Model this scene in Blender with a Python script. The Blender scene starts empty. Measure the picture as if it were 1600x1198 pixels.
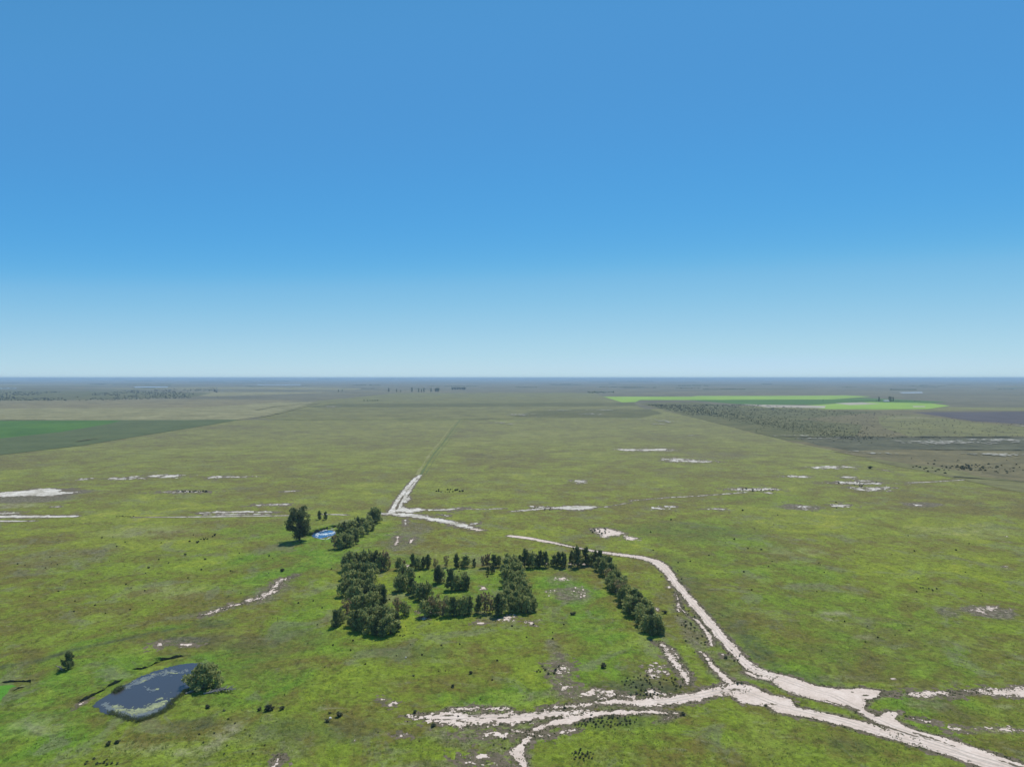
import bpy, bmesh, math, random
import numpy as np
random.seed(7); RNG = np.random.default_rng(11)
SC = bpy.context.scene
COL = SC.collection
# ------------------------------------------------------------------ camera
H = 100.0; FPX = 1130.0; CX, CY = 800.0, 599.0; HOR = 590.3
PITCH = math.atan((CY - HOR) / FPX)
cam = bpy.data.cameras.new('camera'); camo = bpy.data.objects.new('camera', cam); COL.objects.link(camo)
camo.location = (0, 0, H); camo.rotation_euler = (math.pi/2 - PITCH, 0, 0)
cam.sensor_width = 36; cam.lens = 36 * FPX / 1600; cam.clip_start = 1; cam.clip_end = 300000
SC.camera = camo
SC.render.resolution_x = 1024; SC.render.resolution_y = 766
# ------------------------------------------------------------------ light
SUN_EL = math.radians(56); SUN_AZ = math.radians(18)      # azimuth from +Y towards +X
w = bpy.data.worlds.new('World'); SC.world = w; w.use_nodes = True
nt = w.node_tree; bg = nt.nodes['Background']
sky = nt.nodes.new('ShaderNodeTexSky'); sky.sky_type = 'NISHITA'; sky.sun_disc = False
sky.sun_elevation = SUN_EL; sky.sun_rotation = SUN_AZ
sky.altitude = 6000; sky.air_density = 1.0; sky.dust_density = 0.0; sky.ozone_density = 6.0
# the clear-day blue of this place: the Nishita sky graded per channel (input and output in display-linear units)
v1 = nt.nodes.new('ShaderNodeVectorMath'); v1.operation = 'SCALE'; v1.inputs['Scale'].default_value = 0.1
crv = nt.nodes.new('ShaderNodeRGBCurve')
v2 = nt.nodes.new('ShaderNodeVectorMath'); v2.operation = 'SCALE'; v2.inputs['Scale'].default_value = 10.0
def lin(c): c = c/255; return c/12.92 if c <= 0.04045 else ((c+0.055)/1.055)**2.4
SRC = [(77,106,159),(83,115,169),(93,130,187),(104,143,202),(117,160,220),(145,191,243),(165,209,250),(199,232,251)]
DST = [(79,148,209),(80,151,213),(83,161,222),(95,172,227),(127,190,229),(162,208,232),(176,215,233),(192,221,233)]
for ch in range(3):
    c = crv.mapping.curves[ch]
    pts = [(lin(a[ch]), lin(b_[ch])) for a, b_ in zip(SRC, DST)]
    c.points[0].location = (0, 0); c.points[1].location = (1, pts[-1][1]*1.06)
    for p in pts: c.points.new(*p)
crv.mapping.update()
nt.links.new(sky.outputs[0], v1.inputs[0]); nt.links.new(v1.outputs[0], crv.inputs['Color']); nt.links.new(crv.outputs[0], v2.inputs[0]); nt.links.new(v2.outputs[0], bg.inputs[0])
bg.inputs[1].default_value = 0.1
sl = bpy.data.lights.new('sun', 'SUN'); sl.energy = 4.4; sl.angle = math.radians(0.5); sl.color = (1, 0.95, 0.87)
so = bpy.data.objects.new('sun', sl); COL.objects.link(so)
so.rotation_euler = (math.pi/2 - SUN_EL, 0, math.pi - SUN_AZ)
SC.view_settings.view_transform = 'Standard'; SC.view_settings.look = 'None'
SC.view_settings.exposure = 0.0; SC.view_settings.gamma = 1
HAZE_DENSITY = 6.8e-5
# ------------------------------------------------------------------ helpers
SP, CP = math.sin(PITCH), math.cos(PITCH)
def W(px, py, z=0.0):
    """photo pixel (1600 wide) -> point on the plain"""
    u = px - CX; v = CY - py
    dy = FPX * CP + v * SP; dz = -FPX * SP + v * CP
    t = (z - H) / dz
    return u * t, dy * t
def dist(py): return W(CX, py)[1]
def h2(ix, iy, s):
    n = (ix.astype(np.int64) * 374761393 + iy.astype(np.int64) * 668265263 + s * 1274126177) & 0xFFFFFFFF
    n = ((n ^ (n >> 13)) * 1274126177) & 0xFFFFFFFF
    n = n ^ (n >> 16)
    return (n & 0xFFFFFF) / float(0xFFFFFF)
def vnoise(x, y, s=0):
    ix = np.floor(x); iy = np.floor(y); fx = x - ix; fy = y - iy
    fx = fx*fx*(3-2*fx); fy = fy*fy*(3-2*fy)
    a = h2(ix, iy, s); b = h2(ix+1, iy, s); c = h2(ix, iy+1, s); d = h2(ix+1, iy+1, s)
    return (a*(1-fx)+b*fx)*(1-fy) + (c*(1-fx)+d*fx)*fy
def fbm(x, y, scale, octv=4, s=0, rough=0.55):
    r = 0; a = 1; t = 0; f = 1.0/scale
    for o in range(octv):
        r = r + a*vnoise(x*f + 17.3*o, y*f + 9.1*o, s+o); t += a; a *= rough; f *= 2.03
    return r/t*2 - 1
def mesh_np(name, verts, faces, k):
    """verts (n,3); faces (m,k)"""
    me = bpy.data.meshes.new(name)
    verts = np.asarray(verts, dtype=np.float32); faces = np.asarray(faces, dtype=np.int32)
    me.vertices.add(len(verts)); me.vertices.foreach_set('co', verts.ravel())
    me.loops.add(faces.size); me.loops.foreach_set('vertex_index', faces.ravel())
    me.polygons.add(len(faces)); me.polygons.foreach_set('loop_start', np.arange(0, faces.size, k, dtype=np.int32))
    me.update(calc_edges=True); return me
def link(name, me, mat=None, parent=None, loc=(0,0,0)):
    o = bpy.data.objects.new(name, me)
    if mat is not None and me is not None and not me.materials: me.materials.append(mat)
    COL.objects.link(o); o.location = loc
    if parent: o.parent = parent
    return o
def tag(o, label=None, cat=None, group=None, kind=None):
    if label: o['label'] = label
    if cat: o['category'] = cat
    if group: o['group'] = group
    if kind: o['kind'] = kind
    return o
class MB:
    def __init__(s): s.v = []; s.f = []
    def tube(s, pts, rad, n=6):
        from mathutils import Vector
        rings = []
        for i, p in enumerate(pts):
            p = Vector(p)
            d = (Vector(pts[min(i+1, len(pts)-1)]) - Vector(pts[max(i-1, 0)])).normalized()
            a = d.orthogonal().normalized(); b = d.cross(a)
            r0 = len(s.v)
            for k in range(n):
                t = 2*math.pi*k/n
                s.v.append(tuple(p + (a*math.cos(t) + b*math.sin(t))*rad[i]))
            rings.append(r0)
        for r0, r1 in zip(rings[:-1], rings[1:]):
            for k in range(n): s.f.append((r0+k, r0+(k+1) % n, r1+(k+1) % n, r1+k))
        s.f.append(tuple(range(rings[-1], rings[-1]+n)))
        s.f.append(tuple(reversed(range(rings[0], rings[0]+n))))
    def box(s, x0, x1, y0, y1, z0, z1):
        b = len(s.v)
        s.v += [(x0,y0,z0),(x1,y0,z0),(x1,y1,z0),(x0,y1,z0),(x0,y0,z1),(x1,y0,z1),(x1,y1,z1),(x0,y1,z1)]
        s.f += [tuple(b+i for i in q) for q in ((0,3,2,1),(4,5,6,7),(0,1,5,4),(1,2,6,5),(2,3,7,6),(3,0,4,7))]
    def mesh(s, name):
        me = bpy.data.meshes.new(name); me.from_pydata(s.v, [], s.f); me.update(); return me
# ------------------------------------------------------------------ materials
def N(nt, t, **kw):
    n = nt.nodes.new(t)
    for k, v in kw.items():
        if k in n.inputs.keys(): n.inputs[k].default_value = v
        else: setattr(n, k, v)
    return n
def newmat(name, rough=0.95, spec=0.1):
    m = bpy.data.materials.new(name); m.use_nodes = True
    b = m.node_tree.nodes['Principled BSDF']
    b.inputs['Roughness'].default_value = rough; b.inputs['Specular IOR Level'].default_value = spec
    return m, m.node_tree, b
def noise(nt, vec, scale, detail=4, rough=0.6, dist=0.0):
    n = N(nt, 'ShaderNodeTexNoise'); n.inputs['Scale'].default_value = scale
    n.inputs['Detail'].default_value = detail; n.inputs['Roughness'].default_value = rough
    n.inputs['Distortion'].default_value = dist
    nt.links.new(vec, n.inputs['Vector']); return n.outputs['Fac']
def mth(nt, op, a, b=None, clamp=False):
    n = N(nt, 'ShaderNodeMath'); n.operation = op; n.use_clamp = clamp
    for i, x in enumerate((a, b)):
        if x is None: continue
        if isinstance(x, (int, float)): n.inputs[i].default_value = x
        else: nt.links.new(x, n.inputs[i])
    return n.outputs[0]
def mrange(nt, x, a, b, c=0.0, d=1.0):
    n = N(nt, 'ShaderNodeMapRange'); nt.links.new(x, n.inputs[0])
    for i, v in enumerate((a, b, c, d)): n.inputs[i+1].default_value = v
    return n.outputs[0]
def mixc(nt, f, a, b):
    n = N(nt, 'ShaderNodeMix'); n.data_type = 'RGBA'
    for i, x in ((0, f), (6, a), (7, b)):
        if isinstance(x, (int, float)): n.inputs[i].default_value = x
        elif isinstance(x, tuple): n.inputs[i].default_value = (*x, 1)
        else: nt.links.new(x, n.inputs[i])
    return n.outputs[2]
def ramp(nt, f, stops):
    n = N(nt, 'ShaderNodeValToRGB'); cr = n.color_ramp
    while len(cr.elements) < len(stops): cr.elements.new(0.5)
    for e, (p, c) in zip(cr.elements, stops): e.position = p; e.color = (*c, 1)
    nt.links.new(f, n.inputs[0]); return n.outputs[0]
def pos(nt): return N(nt, 'ShaderNodeNewGeometry').outputs['Position']
def attr(nt, name): return N(nt, 'ShaderNodeAttribute', attribute_name=name).outputs['Fac']
def bump(nt, b, h, d, s=1.0):
    n = N(nt, 'ShaderNodeBump'); n.inputs['Strength'].default_value = s; n.inputs['Distance'].default_value = d
    nt.links.new(h, n.inputs['Height']); nt.links.new(n.outputs[0], b.inputs['Normal'])
def stretch(nt, p, sx, sy, rot=0):
    n = N(nt, 'ShaderNodeMapping'); n.inputs['Scale'].default_value = (sx, sy, 1); n.inputs['Rotation'].default_value = (0, 0, rot)
    nt.links.new(p, n.inputs['Vector']); return n.outputs[0]

def ground_material():
    m, nt, b = newmat('grassland')
    p = pos(nt)
    n0 = noise(nt, p, 1/160, 5, 0.6, 0.6)
    n1 = noise(nt, p, 1/30, 9, 0.74, 0.6)
    n2 = noise(nt, stretch(nt, p, 1, 0.7, 0.35), 1/7, 8, 0.80, 0.5)
    n3 = noise(nt, p, 1/1.9, 5, 0.8)
    lush = attr(nt, 'lush'); brown = attr(nt, 'brown'); dry = attr(nt, 'dry'); dark = attr(nt, 'dark')
    mixn = mth(nt, 'ADD', mth(nt, 'ADD', mth(nt, 'MULTIPLY', n0, 0.30), mth(nt, 'MULTIPLY', n1, 0.40)), mth(nt, 'MULTIPLY', n2, 0.30))
    # short grass: olive-brown thatch to fresh green
    cs = ramp(nt, mixn, [(0.40, (0.118, 0.111, 0.035)), (0.46, (0.135, 0.114, 0.024)), (0.50, (0.144, 0.154, 0.022)),
                         (0.54, (0.161, 0.196, 0.018)), (0.60, (0.236, 0.246, 0.024))])
    # dry paddocks: grey olive thatch with yellow-green swards
    mixd = mth(nt, 'ADD', mth(nt, 'ADD', mth(nt, 'MULTIPLY', n0, 0.22), mth(nt, 'MULTIPLY', n1, 0.28)), mth(nt, 'MULTIPLY', noise(nt, stretch(nt, p, .45, 1, .1), 1/9, 8, .82, .4), 0.50))
    cd = ramp(nt, mixd, [(0.40, (0.114, 0.098, 0.056)), (0.45, (0.137, 0.125, 0.060)), (0.50, (0.158, 0.158, 0.058)),
                         (0.55, (0.192, 0.194, 0.066)), (0.61, (0.245, 0.232, 0.110))])
    c = mixc(nt, dry, cs, cd)
    cl = ramp(nt, n2, [(0.35, (0.060, 0.109, 0.014)), (0.5, (0.083, 0.177, 0.016)), (0.65, (0.139, 0.238, 0.023))])
    fl = mth(nt, 'MULTIPLY', mth(nt, 'MULTIPLY', lush, mrange(nt, n1, 0.34, 0.56), True), 0.82)
    c = mixc(nt, fl, c, cl)
    # patches of other plants among the grass: grey herb stands and young lime-green growth
    nA = noise(nt, stretch(nt, p, 1, .8, .9), 1/22, 7, 0.70, 0.8); nB = noise(nt, stretch(nt, p, .9, 1, 2.1), 1/18, 7, 0.68, 0.7)
    near = mrange(nt, dry, 0.0, 0.9, 1.0, 0.45)
    c = mixc(nt, mth(nt, 'MULTIPLY', mrange(nt, nA, 0.545, 0.60, 0, .50), near), c, (0.150, 0.155, 0.088))
    c = mixc(nt, mth(nt, 'MULTIPLY', mrange(nt, nB, 0.55, 0.62, 0, .48), near), c, (0.195, 0.255, 0.034))
    # thin pale dead grass streaks
    st = noise(nt, stretch(nt, p, 0.6, 1.6, 0.5), 1/5.5, 5, 0.75, 0.8)
    fs = mth(nt, 'MULTIPLY', mrange(nt, st, 0.57, 0.70), mrange(nt, n1, 0.62, 0.45))
    fs = mth(nt, 'MULTIPLY', fs, mrange(nt, lush, 0, 1, 0.7, 0.1))
    c = mixc(nt, fs, c, (0.26, 0.25, 0.155))
    # brown / worn ground
    cb = ramp(nt, n3, [(0.3, (0.080, 0.070, 0.042)), (0.5, (0.130, 0.115, 0.072)), (0.66, (0.20, 0.175, 0.125))])
    fb = mrange(nt, mth(nt, 'ADD', mth(nt, 'MULTIPLY', n2, 0.6), mth(nt, 'MULTIPLY', brown, 0.42)), 0.46, 0.62)
    fb = mth(nt, 'MULTIPLY', fb, mrange(nt, brown, 0.0, 0.5, 0.0, 1.0))
    c = mixc(nt, fb, c, cb)
    fs2 = mth(nt, 'MULTIPLY', attr(nt, 'straw'), mrange(nt, n2, 0.40, 0.56))
    c = mixc(nt, fs2, c, (0.255, 0.235, 0.145))
    fd = mth(nt, 'MULTIPLY', dark, mrange(nt, n2, 0.38, 0.55))
    c = mixc(nt, fd, c, (0.060, 0.072, 0.034))
    # tuft-scale mottling of blade colour
    n4 = noise(nt, p, 1/0.55, 3, 0.8)
    sp = noise(nt, stretch(nt, p, 1, .8, 1.0), 1/3.2, 3, 0.6)           # low tussocks and hollows
    v = mth(nt, 'ADD', mrange(nt, n3, 0.36, 0.64, 0.68, 1.34), mrange(nt, n4, 0.3, 0.7, -0.22, 0.22))
    v = mth(nt, 'MULTIPLY', v, mrange(nt, sp, 0.34, 0.46, 0.68, 1.04))
    v = mth(nt, 'MULTIPLY', v, mrange(nt, n1, 0.35, 0.6, 0.94, 1.08))
    hv = N(nt, 'ShaderNodeHueSaturation'); nt.links.new(c, hv.inputs['Color']); nt.links.new(v, hv.inputs['Value'])
    nt.links.new(hv.outputs[0], b.inputs['Base Color'])
    bump(nt, b, mth(nt, 'ADD', n3, mth(nt, 'MULTIPLY', n2, 2.5)), 0.32, 0.8)
    return m
def mottled(name, stops, s1=1/6, s2=1/1.0, bmp=0.2, sx=1, sy=1, rot=0, rough=0.95, spec=0.1, lo=0.34, hi=0.66):
    m, nt, b = newmat(name, rough, spec)
    p = stretch(nt, pos(nt), sx, sy, rot)
    n1 = noise(nt, p, s1, 8, 0.72, 0.4); n2 = noise(nt, p, s2, 4, 0.7)
    f = mth(nt, 'ADD', mth(nt, 'MULTIPLY', n1, 0.6), mth(nt, 'MULTIPLY', n2, 0.4))
    c = ramp(nt, f, [(lo + (hi-lo)*i/(len(stops)-1), s) for i, s in enumerate(stops)])
    nt.links.new(c, b.inputs['Base Color'])
    if bmp: bump(nt, b, n2, bmp, 0.8)
    return m
def leafmat(name, stops, trans=0.36):
    m, nt, b = newmat(name, 0.8, 0.15)
    g = N(nt, 'ShaderNodeNewGeometry'); oi = N(nt, 'ShaderNodeObjectInfo')
    tc = N(nt, 'ShaderNodeTexCoord'); cn = mrange(nt, noise(nt, tc.outputs['Object'], 0.9, 2, .5), .35, .65)
    r = mth(nt, 'ADD', mth(nt, 'MULTIPLY', g.outputs['Random Per Island'], 0.35), mth(nt, 'ADD', mth(nt, 'MULTIPLY', oi.outputs['Random'], 0.3), mth(nt, 'MULTIPLY', cn, 0.35)))
    c = ramp(nt, r, [(0.1 + 0.8*i/(len(stops)-1), s) for i, s in enumerate(stops)])
    nt.links.new(c, b.inputs['Base Color'])
    tr = N(nt, 'ShaderNodeBsdfTranslucent'); nt.links.new(c, tr.inputs['Color'])
    ms = N(nt, 'ShaderNodeMixShader'); ms.inputs[0].default_value = trans
    nt.links.new(b.outputs[0], ms.inputs[1]); nt.links.new(tr.outputs[0], ms.inputs[2])
    nt.links.new(ms.outputs[0], nt.nodes['Material Output'].inputs['Surface'])
    return m
M = {}
M['ground'] = ground_material()
M['soil'] = mottled('pale_silt', [(0.400, 0.310, 0.239), (0.540, 0.435, 0.359), (0.620, 0.506, 0.428), (0.690, 0.578, 0.497)], 1/7, 1/1.0, 0.06, lo=.33, hi=.60)
M['fringe'] = mottled('trampled_soil', [(0.070, 0.085, 0.030), (0.105, 0.090, 0.055), (0.16, 0.128, 0.090), (0.27, 0.22, 0.17)], 1/3.5, 1/0.8, 0.3)
M['salt'] = mottled('salt_crust', [(0.20, 0.18, 0.12), (0.40, 0.36, 0.29), (0.58, 0.53, 0.46), (0.68, 0.64, 0.57)], 1/12, 1/2.5, 0.1, lo=.38, hi=.6)
M['dull_salt'] = mottled('thin_salt', [(0.14, 0.14, 0.10), (0.24, 0.23, 0.18), (0.36, 0.34, 0.28), (0.46, 0.43, 0.37)], 1/40, 1/6, 0, lo=.40, hi=.6)
M['bark'] = mottled('grey_bark', [(0.07, 0.06, 0.05), (0.13, 0.115, 0.10), (0.2, 0.18, 0.16)], 2, 9, 0.03)
M['deadwood'] = mottled('bleached_wood', [(0.12, 0.11, 0.10), (0.24, 0.22, 0.20), (0.34, 0.32, 0.3)], 2, 9, 0.03)
M['leaf'] = leafmat('grey_green_leaves', [(0.156, 0.180, 0.060), (0.263, 0.295, 0.106), (0.398, 0.418, 0.148), (0.583, 0.560, 0.218)])
M['leaf_dark'] = leafmat('dark_leaves', [(0.089, 0.114, 0.045), (0.153, 0.185, 0.071), (0.247, 0.281, 0.109)])
M['leaf_red'] = leafmat('brownish_leaves', [(0.223, 0.165, 0.089), (0.357, 0.272, 0.144), (0.471, 0.411, 0.183)])
M['leaf_far'] = leafmat('far_scrub_leaves', [(0.022, 0.028, 0.014), (0.036, 0.044, 0.022), (0.055, 0.062, 0.034)], .2)
M['leaf_scrub'] = leafmat('scrub_leaves', [(0.070, 0.078, 0.041), (0.119, 0.129, 0.065), (0.160, 0.165, 0.091)])
M['tuft'] = leafmat('tussock_blades', [(0.13, 0.16, 0.05), (0.17, 0.24, 0.05), (0.24, 0.29, 0.08), (0.34, 0.33, 0.18)], 0.5)
M['tuft_edge'] = leafmat('edge_blades', [(0.08, 0.095, 0.04), (0.12, 0.13, 0.055), (0.15, 0.15, 0.08)], 0.4)
M['reed'] = leafmat('reed_blades', [(0.10, 0.12, 0.05), (0.15, 0.18, 0.06)], 0.5)
M['bank'] = mottled('bank_earth', [(0.07, 0.062, 0.035), (0.12, 0.105, 0.065), (0.2, 0.17, 0.12)], 1/2, 1/.5, .1)
# ------------------------------------------------------------------ painted shapes (metres, from photo positions)
def seg_dist(X, Y, pts):
    """distance to polyline with interpolated half width: returns hw - d (max over segments)"""
    best = np.full(X.shape, -1e9)
    for (x0, y0, w0), (x1, y1, w1) in zip(pts[:-1], pts[1:]):
        dx, dy = x1-x0, y1-y0; L = dx*dx+dy*dy + 1e-9
        t = np.clip(((X-x0)*dx + (Y-y0)*dy)/L, 0, 1)
        d = np.hypot(X-(x0+t*dx), Y-(y0+t*dy))
        best = np.maximum(best, w0+(w1-w0)*t - d)
    return best
def poly_sd(X, Y, pts):
    inside = np.zeros(X.shape, bool); dm = np.full(X.shape, 1e9)
    n = len(pts)
    for i in range(n):
        x0, y0 = pts[i]; x1, y1 = pts[(i+1) % n]
        dx, dy = x1-x0, y1-y0; L = dx*dx+dy*dy + 1e-9
        t = np.clip(((X-x0)*dx + (Y-y0)*dy)/L, 0, 1)
        dm = np.minimum(dm, np.hypot(X-(x0+t*dx), Y-(y0+t*dy)))
        if abs(dy) > 1e-9:
            c = ((y0 > Y) != (y1 > Y)) & (X < dx*(Y-y0)/dy + x0)
            inside ^= c
    return np.where(inside, dm, -dm)
def L(pts, amp=0.8, fr=1.2, ns=4.0):       # polyline: (px, py, half width m)
    return ('L', [(*W(a, b), c) for a, b, c in pts], amp, fr, ns)
def PG(pts, amp=1.0, fr=1.5, ns=5.0):
    return ('P', [W(a, b) for a, b in pts], amp, fr, ns)
def E(px, py, rx, ry, amp=0.5, fr=1.5, ns=None):    # ellipse given in photo pixels; converted to metres
    x, y = W(px, py); d = y
    RX = rx*d/FPX; RY = 0.5*(W(CX, py-ry)[1] - W(CX, py+ry)[1])
    return ('E', (x, y, RX, RY), amp*min(RX, RY)*1.6, fr, ns or max(1.5, min(RX, RY)*0.55))
def bbox(s, pad):
    if s[0] == 'E':
        x, y, a, b = s[1]; pts = [(x-a*1.6, y-b*1.6), (x+a*1.6, y+b*1.6)]
    else: pts = [(q[0], q[1]) for q in s[1]]
    hw = max([q[2] for q in s[1]]) if s[0] == 'L' else 0
    xs = [q[0] for q in pts]; ys = [q[1] for q in pts]
    p = pad + hw + s[2]
    return min(xs)-p, max(xs)+p, min(ys)-p, max(ys)+p
def sd(s, X, Y):
    if s[0] == 'L': return seg_dist(X, Y, s[1])
    if s[0] == 'P': return poly_sd(X, Y, s[1])
    x, y, a, b = s[1]
    return (1 - np.hypot((X-x)/a, (Y-y)/b))*min(a, b)
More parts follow.
